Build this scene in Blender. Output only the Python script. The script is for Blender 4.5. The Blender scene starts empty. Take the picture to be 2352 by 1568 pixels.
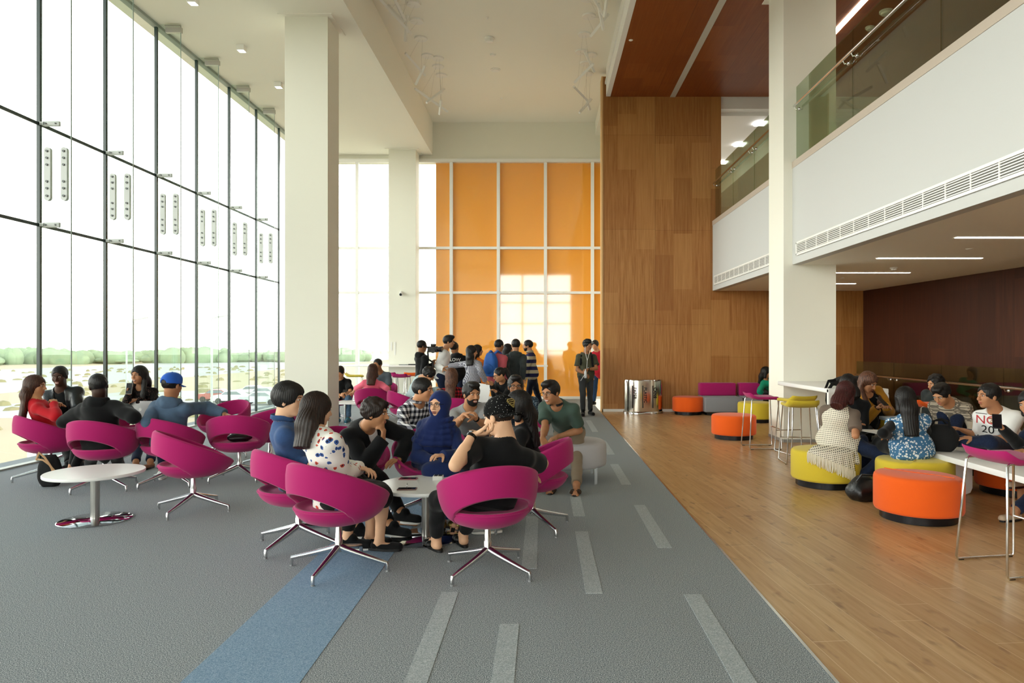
import bpy, bmesh, math, random
import numpy as np
from mathutils import Vector, Matrix
import openvdb as vdb

# ------------------------------------------------------------------ camera, sky, sun, exposure
F_PX, VX, VY, CAMZ = 1568.0, 1248.0, 795.0, 1.52      # focal length in px, vanishing point, eye height
sc = bpy.context.scene
cd = bpy.data.cameras.new('camera'); cam = bpy.data.objects.new('camera', cd); sc.collection.objects.link(cam)
cam.location = (0, 0, CAMZ); cam.rotation_euler = (math.radians(90), 0, 0)
cd.sensor_fit = 'HORIZONTAL'; cd.sensor_width = 36.0; cd.lens = 36.0*F_PX/2352.0
cd.shift_x = -(VX-1176.0)/2352.0; cd.shift_y = (VY-784.0)/2352.0
cd.clip_start = 0.05; cd.clip_end = 3000
sc.camera = cam
sc.view_settings.view_transform = 'Standard'; sc.view_settings.look = 'None'
sc.view_settings.gamma = 1.0; sc.view_settings.use_curve_mapping = False
sc.view_settings.exposure = 0.95
sc.cycles.transparent_max_bounces = 24
SKY_STRENGTH = 4.6
w = bpy.data.worlds.new('sky'); sc.world = w; w.use_nodes = True
wn = w.node_tree; wn.nodes.clear()
o_ = wn.nodes.new('ShaderNodeOutputWorld'); b_ = wn.nodes.new('ShaderNodeBackground'); wn.links.new(b_.outputs[0], o_.inputs[0])
tc = wn.nodes.new('ShaderNodeTexCoord'); sp = wn.nodes.new('ShaderNodeSeparateXYZ'); wn.links.new(tc.outputs['Generated'], sp.inputs[0])
rp = wn.nodes.new('ShaderNodeValToRGB'); wn.links.new(sp.outputs['Z'], rp.inputs[0]); wn.links.new(rp.outputs[0], b_.inputs[0])
rp.color_ramp.elements[0].position = 0.0; rp.color_ramp.elements[0].color = (1.0, 0.975, 0.92, 1)
rp.color_ramp.elements[1].position = 0.46; rp.color_ramp.elements[1].color = (0.105, 0.122, 0.130, 1)
e_ = rp.color_ramp.elements.new(0.24); e_.color = (0.80, 0.80, 0.77, 1)
b_.inputs[1].default_value = SKY_STRENGTH
sd = bpy.data.lights.new('sun', 'SUN'); sun = bpy.data.objects.new('sun', sd); sc.collection.objects.link(sun)
sd.energy = 1.2; sd.angle = math.radians(1.0); sd.color = (1.0, 0.96, 0.88)
sun.rotation_euler = Vector((0.75, 0.35, 0.95)).to_track_quat('Z', 'Y').to_euler()

PI = math.pi
rnd = random.Random(7)
def R(a): return math.radians(a)
def W(px, py, D): return Vector(((px-VX)*D/F_PX, D, CAMZ+(VY-py)*D/F_PX))
def hexc(h):
    h = h.lstrip('#'); c = [int(h[i:i+2], 16)/255 for i in (0, 2, 4)]
    return tuple(((x/12.92) if x <= .04045 else ((x+.055)/1.055)**2.4) for x in c)+(1.0,)

# ------------------------------------------------------------------ materials
MATS = {}
def mat(name, col='#cccccc', rough=.6, metal=0., spec=.5, emit=None, estr=0., sheen=0., coat=0., noise=None, bump=None):
    """noise=(scale, amount): colour mottling; bump=(scale, strength)"""
    if name in MATS: return MATS[name]
    m = bpy.data.materials.new(name); m.use_nodes = True; nt = m.node_tree; N = nt.nodes; L = nt.links
    p = N['Principled BSDF']; c = hexc(col) if isinstance(col, str) else tuple(col)+(1,)
    p.inputs['Base Color'].default_value = c; p.inputs['Roughness'].default_value = rough; p.inputs['Metallic'].default_value = metal
    p.inputs['Specular IOR Level'].default_value = spec; p.inputs['Sheen Weight'].default_value = sheen; p.inputs['Coat Weight'].default_value = coat
    if emit: p.inputs['Emission Color'].default_value = hexc(emit); p.inputs['Emission Strength'].default_value = estr
    if noise or bump:
        t = N.new('ShaderNodeTexCoord')
    if noise:
        n = N.new('ShaderNodeTexNoise'); n.inputs['Scale'].default_value = noise[0]; n.inputs['Detail'].default_value = 4
        L.new(t.outputs['Object'], n.inputs['Vector'])
        mr = N.new('ShaderNodeMapRange'); mr.inputs['From Min'].default_value = .3; mr.inputs['From Max'].default_value = .7
        mr.inputs['To Min'].default_value = 1-noise[1]; mr.inputs['To Max'].default_value = 1+noise[1]; L.new(n.outputs[0], mr.inputs[0])
        vm = N.new('ShaderNodeVectorMath'); vm.operation = 'SCALE'; vm.inputs[0].default_value = c[:3]; L.new(mr.outputs[0], vm.inputs['Scale']); L.new(vm.outputs[0], p.inputs['Base Color'])
    if bump:
        n2 = N.new('ShaderNodeTexNoise'); n2.inputs['Scale'].default_value = bump[0]; L.new(t.outputs['Object'], n2.inputs['Vector'])
        bm = N.new('ShaderNodeBump'); bm.inputs['Strength'].default_value = bump[1]; bm.inputs['Distance'].default_value = .01
        L.new(n2.outputs[0], bm.inputs['Height']); L.new(bm.outputs[0], p.inputs['Normal'])
    MATS[name] = m; return m
class NT:
    """tiny node-graph helper for patterned materials"""
    def __init__(s, name, rough=.8, **k):
        s.m = mat(name, '#888888', rough, **k); s.N = s.m.node_tree.nodes; s.L = s.m.node_tree.links; s.p = s.N['Principled BSDF']
        s.tc = s.N.new('ShaderNodeTexCoord'); s.sep = s.N.new('ShaderNodeSeparateXYZ'); s.L.new(s.tc.outputs['Object'], s.sep.inputs[0])
        s.x, s.y, s.z = s.sep.outputs
    def val(s, sock, v):
        if isinstance(v, (int, float)): sock.default_value = v
        elif isinstance(v, tuple): sock.default_value = v
        elif isinstance(v, str): sock.default_value = hexc(v)
        else: s.L.new(v, sock)
    def math(s, op, a, b=0., c=None, clamp=False):
        n = s.N.new('ShaderNodeMath'); n.operation = op; n.use_clamp = clamp; s.val(n.inputs[0], a); s.val(n.inputs[1], b)
        if c is not None: s.val(n.inputs[2], c)
        return n.outputs[0]
    def mix(s, f, a, b):
        n = s.N.new('ShaderNodeMix'); n.data_type = 'RGBA'; s.val(n.inputs[0], f); s.val(n.inputs[6], a); s.val(n.inputs[7], b); return n.outputs[2]
    def vec(s, x, y, z):
        n = s.N.new('ShaderNodeCombineXYZ'); s.val(n.inputs[0], x); s.val(n.inputs[1], y); s.val(n.inputs[2], z); return n.outputs[0]
    def noise(s, scale, v=None, detail=3, rough=.5):
        n = s.N.new('ShaderNodeTexNoise'); n.inputs['Scale'].default_value = scale; n.inputs['Detail'].default_value = detail; n.inputs['Roughness'].default_value = rough
        s.L.new(v if v is not None else s.tc.outputs['Object'], n.inputs['Vector']); return n.outputs[0]
    def voro(s, scale, v=None, out='Distance'):
        n = s.N.new('ShaderNodeTexVoronoi'); n.inputs['Scale'].default_value = scale
        s.L.new(v if v is not None else s.tc.outputs['Object'], n.inputs['Vector']); return n.outputs[out]
    def white(s, v):
        n = s.N.new('ShaderNodeTexWhiteNoise'); n.noise_dimensions = '3D'; s.L.new(v, n.inputs['Vector']); return n.outputs['Value']
    def stripe(s, v, period, duty, off=0.):
        """1 where frac((v+off)/period) < duty"""
        f = s.math('FRACT', s.math('ADD', s.math('DIVIDE', v, period), off+100.)); return s.math('LESS_THAN', f, duty)
    def ramp(s, v, stops):
        n = s.N.new('ShaderNodeValToRGB'); s.L.new(v, n.inputs[0]); e = n.color_ramp.elements
        e[0].position, e[0].color = stops[0][0], hexc(stops[0][1]); e[1].position, e[1].color = stops[-1][0], hexc(stops[-1][1])
        for p_, c_ in stops[1:-1]: q = e.new(p_); q.color = hexc(c_)
        return n.outputs[0]
    def out(s, col): s.L.new(col, s.p.inputs['Base Color']); return s.m
    def bump(s, h, strength=.3, dist=.01):
        n = s.N.new('ShaderNodeBump'); n.inputs['Strength'].default_value = strength; n.inputs['Distance'].default_value = dist
        s.L.new(h, n.inputs['Height']); s.L.new(n.outputs[0], s.p.inputs['Normal'])

def glass_mat(name, tint, refl=1.0, rough=0.0):
    m = bpy.data.materials.new(name); m.use_nodes = True; nt = m.node_tree; N = nt.nodes; L = nt.links; N.clear()
    o = N.new('ShaderNodeOutputMaterial'); mx = N.new('ShaderNodeMixShader'); t = N.new('ShaderNodeBsdfTransparent'); g = N.new('ShaderNodeBsdfGlossy')
    t.inputs[0].default_value = hexc(tint); g.inputs['Roughness'].default_value = rough
    f = N.new('ShaderNodeLayerWeight'); f.inputs[0].default_value = .5
    pw = N.new('ShaderNodeMath'); pw.operation = 'POWER'; pw.inputs[1].default_value = 5.0; L.new(f.outputs['Facing'], pw.inputs[0])
    mm = N.new('ShaderNodeMath'); mm.operation = 'MULTIPLY_ADD'; mm.use_clamp = True; mm.inputs[1].default_value = .9*refl; mm.inputs[2].default_value = .035*refl; L.new(pw.outputs[0], mm.inputs[0])
    L.new(mm.outputs[0], mx.inputs[0]); L.new(t.outputs[0], mx.inputs[1]); L.new(g.outputs[0], mx.inputs[2]); L.new(mx.outputs[0], o.inputs[0])
    MATS[name] = m; return m

# ------------------------------------------------------------------ mesh building
COL = sc.collection
def tag(o, label, cat, group=None, kind=None):
    o['label'] = label; o['category'] = cat
    if group: o['group'] = group
    if kind: o['kind'] = kind
    return o
class MB:
    def __init__(s): s.v = []; s.f = []; s.sm = []
    def add(s, vs, fs, smooth=False):
        n = len(s.v); s.v += [tuple(v) for v in vs]; s.f += [tuple(i+n for i in f) for f in fs]; s.sm += [smooth]*len(fs); return s
    def box(s, x0, x1, y0, y1, z0, z1, bev=0, M=None, smooth=False):
        if bev <= 0:
            vs = [Vector((x, y, z)) for z in (z0, z1) for y in (y0, y1) for x in (x0, x1)]
            fs = [(0, 2, 3, 1), (4, 5, 7, 6), (0, 1, 5, 4), (2, 6, 7, 3), (0, 4, 6, 2), (1, 3, 7, 5)]
        else:
            bm = bmesh.new(); bmesh.ops.create_cube(bm, size=1)
            for v in bm.verts: v.co = Vector(((x0+x1)/2+v.co.x*(x1-x0), (y0+y1)/2+v.co.y*(y1-y0), (z0+z1)/2+v.co.z*(z1-z0)))
            bmesh.ops.bevel(bm, geom=bm.edges[:], offset=bev, segments=3, profile=.5, affect='EDGES'); bm.verts.index_update()
            vs = [v.co.copy() for v in bm.verts]; fs = [tuple(v.index for v in f.verts) for f in bm.faces]; bm.free(); smooth = True
        if M is not None: vs = [M @ v for v in vs]
        return s.add(vs, fs, smooth)
    def tube(s, pts, r, n=10, closed=False, cap=True, flat=None):
        """tube along pts; r number or list; flat=(axis vector, factor)"""
        pts = [Vector(p) for p in pts]; m = len(pts); rs = r if isinstance(r, (list, tuple)) else [r]*m
        vs = []; up = Vector((0, 0, 1)); prev = None
        for i, p in enumerate(pts):
            a = pts[(i-1) % m] if (closed or i > 0) else p; b = pts[(i+1) % m] if (closed or i < m-1) else p
            d = (b-a).normalized()
            if prev is None:
                u = d.cross(up) if abs(d.dot(up)) < .95 else d.cross(Vector((1, 0, 0)))
            else: u = prev-d*prev.dot(d)
            u.normalize(); prev = u; v_ = d.cross(u)
            for k in range(n):
                q = (u*math.cos(2*PI*k/n)+v_*math.sin(2*PI*k/n))*rs[i]
                if flat: ax = Vector(flat[0]).normalized(); q -= ax*q.dot(ax)*(1-flat[1])
                vs.append(p+q)
        fs = []
        for i in range(m if closed else m-1):
            for k in range(n):
                a = i*n+k; b = i*n+(k+1) % n; j = (i+1) % m
                fs.append((a, b, j*n+(k+1) % n, j*n+k))
        if cap and not closed: fs += [tuple(range(n-1, -1, -1)), tuple((m-1)*n+k for k in range(n))]
        return s.add(vs, fs, True)
    def lathe(s, prof, n=40, c=(0, 0, 0), sx=1., sy=1., rot=0.):
        vs = []; fs = []; m = len(prof); cs, sn = math.cos(rot), math.sin(rot)
        for (r, z) in prof:
            for k in range(n):
                a = 2*PI*k/n; x, y = r*math.cos(a)*sx, r*math.sin(a)*sy
                vs.append((c[0]+x*cs-y*sn, c[1]+x*sn+y*cs, c[2]+z))
        for i in range(m-1):
            for k in range(n):
                a = i*n+k; b = i*n+(k+1) % n
                fs.append((a, b, b+n, a+n))
        fs.append(tuple(range(n-1, -1, -1))); fs.append(tuple((m-1)*n+k for k in range(n)))
        return s.add(vs, fs, True)
    def prism(s, poly, z0, z1, axis='z', smooth=False):
        n = len(poly)
        def P(a, b, c): return {'z': (a, b, c), 'x': (c, a, b), 'y': (a, c, b)}[axis]
        vs = [P(a, b, z0) for a, b in poly]+[P(a, b, z1) for a, b in poly]
        fs = [tuple(range(n-1, -1, -1)), tuple(range(n, 2*n))]+[(i, (i+1) % n, n+(i+1) % n, n+i) for i in range(n)]
        return s.add(vs, fs, smooth)
    def ell(s, c, r, M=None, n=14, m=9):
        vs = []; fs = []
        for i in range(m+1):
            t = PI*i/m
            for k in range(n):
                a = 2*PI*k/n; q = Vector((r[0]*math.sin(t)*math.cos(a), r[1]*math.sin(t)*math.sin(a), r[2]*math.cos(t)))
                if M is not None: q = M @ q
                vs.append(Vector(c)+q)
        for i in range(m):
            for k in range(n):
                a = i*n+k; b = i*n+(k+1) % n; fs.append((a, a+n, b+n, b))
        return s.add(vs, fs, True)
    def obj(s, name, m, parent=None, loc=None, rz=0., sharp=R(40)):
        me = bpy.data.meshes.new(name); me.from_pydata(s.v, [], s.f); 
        me.polygons.foreach_set('use_smooth', s.sm); me.validate(); me.update()
        bm = bmesh.new(); bm.from_mesh(me); bmesh.ops.remove_doubles(bm, verts=bm.verts, dist=1e-6); bmesh.ops.recalc_face_normals(bm, faces=bm.faces[:])
        for e in bm.edges:
            if len(e.link_faces) == 2 and e.calc_face_angle(0) > sharp: e.smooth = False
        bm.to_mesh(me); bm.free()
        me.materials.append(m if not isinstance(m, str) else MATS[m])
        o = bpy.data.objects.new(name, me); COL.objects.link(o)
        if parent is not None: o.parent = parent
        if loc is not None: o.location = loc
        o.rotation_euler[2] = rz
        return o
def empty(name, loc, rz=0., parent=None):
    o = bpy.data.objects.new(name, None); COL.objects.link(o); o.location = loc; o.rotation_euler[2] = rz; o.empty_display_size = .1
    if parent: o.parent = parent
    return o
def copy_tree(o, parent=None):
    c = o.copy(); COL.objects.link(c)
    if parent is not None: c.parent = parent
    for ch in list(o.children): copy_tree(ch, c)
    return c
def struct(name, mb, m, parent=None):
    o = mb.obj(name, m, parent)
    if parent is None: o['kind'] = 'structure'
    return o
# ------------------------------------------------------------------ base materials
paint = mat('cream_paint', '#f1efe2', .7, spec=.3)
paintw = mat('white_paint', '#f3f2ee', .6, spec=.3)
ceilp = mat('ceiling_paint', '#faf7ec', .85, spec=.1)
chrome = mat('polished_metal', '#d8d8d8', .12, 1.)
alum = mat('cast_aluminium', '#cfd0d2', .22, 1.)
steel = mat('brushed_steel', '#b9b7b2', .28, 1.)
whitelam = mat('white_laminate', '#f0f0ee', .3)
blackp = mat('black_plastic', '#0c0c0e', .45)
blackf = mat('black_fabric', '#0b0b0d', .9)
framew = mat('window_frame_white', '#f2f1ec', .4)
seal = mat('dark_glass_edge', '#17302c', .25)
boltm = mat('bolt_grey', '#5e6462', .4); siliconm = mat('dark_sealant', '#3a423f', .5)
glass = glass_mat('window_glass', '#fbfdfb', 1.0)
finglass = glass_mat('fin_glass', '#f5faf7', .7)
balglass = glass_mat('balustrade_glass', '#dbe6d4', 2.0)

def carpet():
    g = NT('grey_speckled_carpet', .95, spec=.1)
    n = g.noise(190, detail=2, rough=.7); n2 = g.noise(420, detail=1)
    c = g.ramp(g.math('ADD', g.math('MULTIPLY', n, .6), g.math('MULTIPLY', n2, .4)), [(.36, '#2f373d'), (.5, '#858f96'), (.61, '#e6eaec')])
    g.bump(n2, .12, .002); return g.out(c)
def tinted(name, a, b, c3):
    g = NT(name, .95, spec=.1)
    n = g.noise(190, detail=2, rough=.7); n2 = g.noise(420, detail=1)
    c = g.ramp(g.math('ADD', g.math('MULTIPLY', n, .6), g.math('MULTIPLY', n2, .4)), [(.34, a), (.5, b), (.64, c3)])
    g.bump(n2, .12, .002); return g.out(c)
carpetm = carpet(); carpetb = tinted('blue_speckled_carpet', '#5a7b9b', '#86a3be', '#b4c8da'); carpetl = tinted('light_grey_carpet', '#7f898e', '#aab3b8', '#dde2e4')

def wood_floor():
    g = NT('oak_plank_floor', .32, spec=.45)
    a = R(4.7); ca, sa = math.cos(a), math.sin(a)
    # plank direction turned slightly from the building axis
    u = g.math('ADD', g.math('MULTIPLY', g.x, ca), g.math('MULTIPLY', g.y, sa))
    v = g.math('SUBTRACT', g.math('MULTIPLY', g.y, ca), g.math('MULTIPLY', g.x, sa))
    pw = .185; iu = g.math('FLOOR', g.math('DIVIDE', u, pw)); fu = g.math('FRACT', g.math('DIVIDE', u, pw))
    sh = g.math('MULTIPLY', g.white(g.vec(iu, 3., 0.)), 2.3); vv = g.math('DIVIDE', g.math('ADD', v, sh), 2.3)
    iv = g.math('FLOOR', vv); fv = g.math('FRACT', vv); tone = g.white(g.vec(iu, iv, 1.))
    grain = g.noise(1., g.vec(g.math('MULTIPLY', u, 22.), g.math('MULTIPLY', v, 1.6), g.math('MULTIPLY', iu, 7.)), 5, .6)
    knot = g.noise(1., g.vec(g.math('MULTIPLY', u, 11.), g.math('MULTIPLY', v, 5.), g.math('MULTIPLY', iu, 3.)), 2, .5)
    base = g.ramp(grain, [(.3, '#b58a5b'), (.5, '#cba674'), (.72, '#dab98c')])
    base = g.mix(g.math('MULTIPLY', tone, .55), base, '#ab7f50')
    kf = g.math('MULTIPLY', g.math('SUBTRACT', knot, .60, clamp=True), 6., clamp=True)
    base = g.mix(g.math('MULTIPLY', kf, .7), base, '#6b4120')
    seam = g.math('ADD', g.math('LESS_THAN', fu, .026), g.math('LESS_THAN', fv, .003), clamp=True)
    base = g.mix(g.math('MULTIPLY', seam, .5), base, '#ecd6b0')
    g.bump(grain, .04, .003); return g.out(base)
floorw = wood_floor()
def veneer(name, cols, uax, vax, pw=1.3, ph=2.2, rough=.45):
    """veneered panels with random tone; uax/vax: 0,1,2 axis for width / height"""
    g = NT(name, rough, spec=.35); ax = (g.x, g.y, g.z); u, v = ax[uax], ax[vax]
    us = g.math('ADD', g.math('DIVIDE', u, pw), 50.); iu = g.math('FLOOR', us); fu = g.math('FRACT', us)
    sh = g.white(g.vec(iu, 9., 2.)); vs = g.math('ADD', g.math('DIVIDE', v, ph), sh); iv = g.math('FLOOR', vs); fv = g.math('FRACT', vs)
    tone = g.white(g.vec(iu, iv, 4.))
    # strips of veneer inside a panel, some shorter
    u2 = g.math('MULTIPLY', us, 3.); iu2 = g.math('FLOOR', u2); t2 = g.white(g.vec(iu2, g.math('FLOOR', g.math('ADD', g.math('MULTIPLY', vs, 1.7), g.white(g.vec(iu2, 1., 1.)))), 6.))
    gr = g.noise(1., g.vec(g.math('MULTIPLY', u, 26.), g.math('MULTIPLY', v, 1.1), g.math('MULTIPLY', iu2, 5.)), 5, .65)
    base = g.ramp(gr, [(.25, cols[0]), (.5, cols[1]), (.75, cols[2])])
    base = g.mix(g.math('MULTIPLY', tone, .55), base, cols[3]); base = g.mix(g.math('MULTIPLY', g.math('GREATER_THAN', t2, .70), .38), base, cols[0]); base = g.mix(g.math('MULTIPLY', g.math('LESS_THAN', t2, .2), .35), base, cols[2])
    seam = g.math('ADD', g.math('LESS_THAN', fu, .006), g.math('LESS_THAN', fv, .002), clamp=True)
    base = g.mix(g.math('MULTIPLY', seam, .55), base, '#3a1a08')
    return g.out(base)
WC = ['#8a5424', '#a9743e', '#c08d52', '#945a26']
wallwood = veneer('oak_veneer_wall', WC, 0, 2)
sidewood = veneer('shaded_oak_veneer_wall', ['#36170a', '#45200f', '#542a16', '#3b1a0c'], 1, 2)  # oak veneer darkened: the dimness under the balcony is put into its colour
ceilwood = veneer('red_veneer_ceiling', ['#7a3c17', '#8d4a1e', '#9c5727', '#86451b'], 0, 1, 1.3, 1.3)
def orangewall():
    m = mat('orange_glass', '#ffad45', .04, spec=.5)
    p = m.node_tree.nodes['Principled BSDF']; p.inputs['IOR'].default_value = 2.1
    return m
orangem = orangewall()
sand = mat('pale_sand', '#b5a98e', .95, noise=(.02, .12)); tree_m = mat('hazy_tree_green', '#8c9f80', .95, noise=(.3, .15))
asphalt = mat('pale_asphalt', '#b4b6b6', .9)
led = mat('led_strip', '#ffffff', .5, emit='#fff6e0', estr=9.0)
lamp_e = mat('lamp_panel', '#ffffff', .5, emit='#ffffff', estr=7.0)

# ------------------------------------------------------------------ dimensions
XL, XC = -6.66, 1.33          # glass wall, carpet edge
YB, YW, YN = 19.75, 15.9, -7.0  # orange wall, oak wall, wall behind the camera
XR, ZH, ZL, ZU, ZS, XF, ZT = 8.2, 8.0, 7.05, 7.33, 2.81, 3.94, 4.42
XE = 12.0
# floor
struct('floor_carpet', MB().box(XL-.4, XC, YN, YB+.3, -.3, 0), carpetm)
struct('floor_wood', MB().box(XC, XR+.6, YN, YW+.3, -.3, 0.0), floorw)
struct('trim_floor_edge', MB().box(XC-.012, XC+.006, YN, YW, 0, .004), alum)
struct('floor_blue_stripe', MB().box(-1.64, -1.10, YN, 8.6, 0, .002), carpetb)
for i, (x, y0, y1) in enumerate([(-.63, 1.5, 4.22), (-.238, 1.9, 3.735), (.26, 4.2, 5.6), (.86, 1.6, 4.18), (.865, 5.15, 6.53), (.27, 6.1, 7.2), (-.15, 4.67, 6.1), (.86, 7.5, 8.8),
                                 (.30, 8.4, 9.7), (.87, 12.1, 14.), (.9, 9.6, 11.), (.3, 11., 12.6)]):
    struct('floor_light_dash', MB().box(x, x+.105, y0, y1, 0, .0025), carpetl)
# ceilings
hi = MB(); hi.box(-3.2, 1.5, YN, YB+.3, ZH, ZH+.4); struct('ceiling_high', hi, ceilp)
lo = MB(); lo.box(XL-.3, -3.2, YN, YB+.3, ZL, ZH+.4); struct('ceiling_low', lo, ceilp)
struct('ceiling_wood', MB().box(1.56, XE, YN, YW, ZU, ZU+.3), ceilwood)
struct('ceiling_upper_void', MB().box(1.5, XE, YN, YW+8, ZU+.3, ZH+.4), ceilp)
struct('trim_ceiling_edge', MB().box(1.46, 1.56, YN, YW-.02, ZU-.0, ZH+.02).box(1.43, 1.46, YN, YW-.02, ZU+.28, ZU+.33), paintw)
struct('trim_ceiling_slot', MB().box(2.95, 3.07, YN, YW, ZU-.012, ZU+.01), mat('grey_slot', '#c9c5bb', .6))
tag(MB().box(5.34, 5.44, 2.0, 13.0, ZU-.012, ZU+.0).obj('ceiling_strip_light', led), 'long glowing strip light in the dark wood ceiling above the balcony', 'light')
# orange back wall with white frames
bk = MB(); bk.box(XL-.4, 2.1, YB, YB+.35, 6.87, ZH+.1); struct('wall_back_upper', bk, paint)
struct('wall_back_orange', MB().box(-3.12, 2.0, YB+.06, YB+.10, 0.02, 6.87), orangem)
struct('window_1', MB().box(XL, -3.12, YB+.06, YB+.08, .02, 6.87), glass)
fr = MB()
for x in [-6.74+1.36*i for i in range(7)]: fr.box(x-.045, x+.045, YB-.06, YB+.06, 0, 6.87)
for z in (3.07, 4.36): fr.box(XL, 1.95, YB-.05, YB+.06, z-.035, z+.035)
fr.box(XL, 1.95, YB-.09, YB+.06, 6.83, 6.92); fr.box(XL, 1.95, YB-.04, YB+.06, 0, .07)
struct('window_frame_back', fr, framew)
# oak wall
struct('wall_oak', MB().box(1.39, 4.14, YW, YW+.35, .06, ZH-.2).box(4.14, XR, YW, YW+.35, .06, ZS+.3), wallwood)
struct('trim_oak_wall_end', MB().box(1.355, 1.392, YW-.012, YW+.36, .0, ZH-.2), mat('pale_oak_edge', '#cfa66f', .5))
struct('baseboard_back', MB().box(1.37, XR, YW-.012, YW+.01, .0, .06), paintw)
struct('wall_behind_oak', MB().box(1.5, XE, YW+.2, YW+.35, ZH-.25, ZH+.4).box(1.95, 2.1, YW+.35, YB+.3, 0, ZH), paint)
# far upstairs lobby seen through the gap beside the oak wall
struct('floor_upper', MB().box(XF+.13, XE, YN, YW+10, ZS+.12, ZT-.25), paintw)
struct('ceiling_lobby', MB().box(3.9, XE, YW+.35, YW+10, 7.0, 7.1).box(3.9, XE, YW+.1, YW+.5, 7.08, 7.35).box(5.9, 9, YW+.5, YW+9, 6.6, 7.05), paintw)
struct('wall_lobby_back', MB().box(3.9, XE, YW+9.8, YW+10, ZT-.3, 7.1), paintw)
for i, y in enumerate((16.75, 18.5, 20.3)):
    tag(MB().box(5.2, 5.45, y-.13, y+.13, 6.96, 6.995).obj('square_light', lamp_e), ['nearest','middle','farthest'][i]+' square ceiling light of the upstairs lobby beside the oak wall', 'light', 'square lights of the upstairs lobby')
# balcony
fb = MB(); fb.box(XF, XF+.14, YN, YW-.01, ZS, ZT); struct('wall_balcony_front', fb, mat('balcony_paint', '#cbccca', .6, spec=.3))
struct('trim_balcony_coping', MB().box(XF-.008, XF+.3, YN, YW-.01, ZT-.09, ZT+.012), mat('beige_stone', '#c4b7a8', .35))
struct('ceiling_under_balcony', MB().box(XF+.14, XR+.4, YN, YW, ZS, ZS+.1), ceilp)
gr_ = empty('air_grille', (XF-.01, 0, 0)); tag(gr_, 'long white linear air grille along the near balcony front', 'vent')
def grille(y0, y1, root, n):
    f = MB(); zc = 3.03
    f.box(-.012, 0, y0, y1, zc+.075, zc+.105).box(-.012, 0, y0, y1, zc-.105, zc-.075).box(-.012, 0, y0, y0+.03, zc-.1, zc+.1).box(-.012, 0, y1-.03, y1, zc-.1, zc+.1)
    f.obj('frame', framew, root)
    MB().box(.0, .008, y0, y1, zc-.09, zc+.09).obj('backing', mat('grille_dark', '#6b6a66', .8), root)
    b = MB()
    for k in range(6): b.box(-.008, .002, y0, y1, zc-.062+.025*k-.0055, zc-.062+.025*k+.0055)
    for k in range(n+1): y = y0+(y1-y0)*k/n; b.box(-.01, .002, y-.008, y+.008, zc-.08, zc+.08)
    b.obj('slats', framew, root)
grille(-2, 10.6, gr_, 32)
g2 = empty('air_grille', (XF-.01, 0, 0)); tag(g2, 'short white linear air grille on the balcony front beyond the column', 'vent'); grille(11.75, 15.7, g2, 12)
# balustrades: glass panes + rail
def balustrade(y0, y1, x, zb, zt, zr, step, label):
    r = empty('glass_balustrade', (x, y0, zb)); tag(r, label, 'balustrade')
    n = max(1, round((y1-y0)/step)); s = (y1-y0)/n
    for k in range(n): MB().box(.0, .016, k*s+.006, (k+1)*s-.006, 0, zt-zb).obj('glass_pane', balglass, r)
    rail = MB().tube([(-.07, .15, zr-zb), (-.07, y1-y0-.1, zr-zb)], .021, 12)
    ro = rail.obj('handrail', chrome, r)
    br = MB()
    for k in range(1, n+1):
        for d in (-.12, .12):
            yy = k*s+d
            if yy < y1-y0: br.tube([(.0, yy, zr-zb-.05), (-.05, yy, zr-zb-.06), (-.07, yy, zr-zb-.02)], .008, 8).ell((0.0, yy, zr-zb-.05), (.02, .03, .03))
    br.obj('rail_brackets', chrome, ro)
    return r
balustrade(-1.0, 10.8, XF+.06, ZT, 5.62, 5.28, 1.97, 'green-tinted glass balustrade with steel rail along the near balcony')
balustrade(11.5, 15.88, XF+.06, ZT, 5.62, 5.28, 1.46, 'glass balustrade with steel rail on the balcony beyond the white column')
balustrade(4.0, 15.7, 7.2, .03, 1.18, .88, 1.6, 'low glass balustrade with a steel rail in front of the shaded wood side wall')
# right side walls
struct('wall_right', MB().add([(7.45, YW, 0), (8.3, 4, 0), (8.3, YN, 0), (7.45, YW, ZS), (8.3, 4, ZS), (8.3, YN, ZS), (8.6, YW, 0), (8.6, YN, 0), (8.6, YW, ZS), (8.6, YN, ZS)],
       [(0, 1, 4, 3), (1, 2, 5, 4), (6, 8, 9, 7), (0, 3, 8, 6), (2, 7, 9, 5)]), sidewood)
struct('wall_right_upper', MB().box(XE, XE+.2, YN, YW+10, ZT-.3, ZH), mat('upper_brown_wall', '#a8926e', .7))
# columns
def column(x0, x1, y0, y1, z, name):
    m = MB(); m.box(x0, x1, y0, y1, .0, z); struct(name, m, paint)
    struct('trim_column_cap', MB().box(x0-.09, x1+.09, y0-.09, y1+.09, z-.012, z+.005), ceilp)
column(-4.33, -3.61, 11.43, 12.05, ZL, 'column_left')
column(-4.34, -3.58, 19.15, 19.68, ZL, 'column_far')
column(3.8, 4.63, 10.8, 11.5, ZU, 'column_right')
struct('baseboard_column', MB().box(3.795, 4.635, 10.79, 11.51, 0, .05), mat('grey_skirting', '#9a9a96', .5))
# recessed strip lights under balcony
for i, y in enumerate((8.09, 10.0, 11.97, 14.05, 6.1, 4.1, 2.0)):
    tag(MB().box(4.89, 6.42, y-.03, y+.03, ZS-.006, ZS+.002).obj('strip_light', led), ['strip light under the balcony, third bright line from the far wall', 'strip light under the balcony, nearly above the people by the long white table', 'thin strip light just right of the white column top', 'shortest-looking strip light deepest under the balcony', 'strip light under the balcony near the right edge', 'strip light under the balcony above the near stool', 'strip light under the balcony nearest the camera'][i] if i else 'strip light under the balcony cut by the right edge of the photo', 'light', 'strip lights under the balcony')
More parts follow.
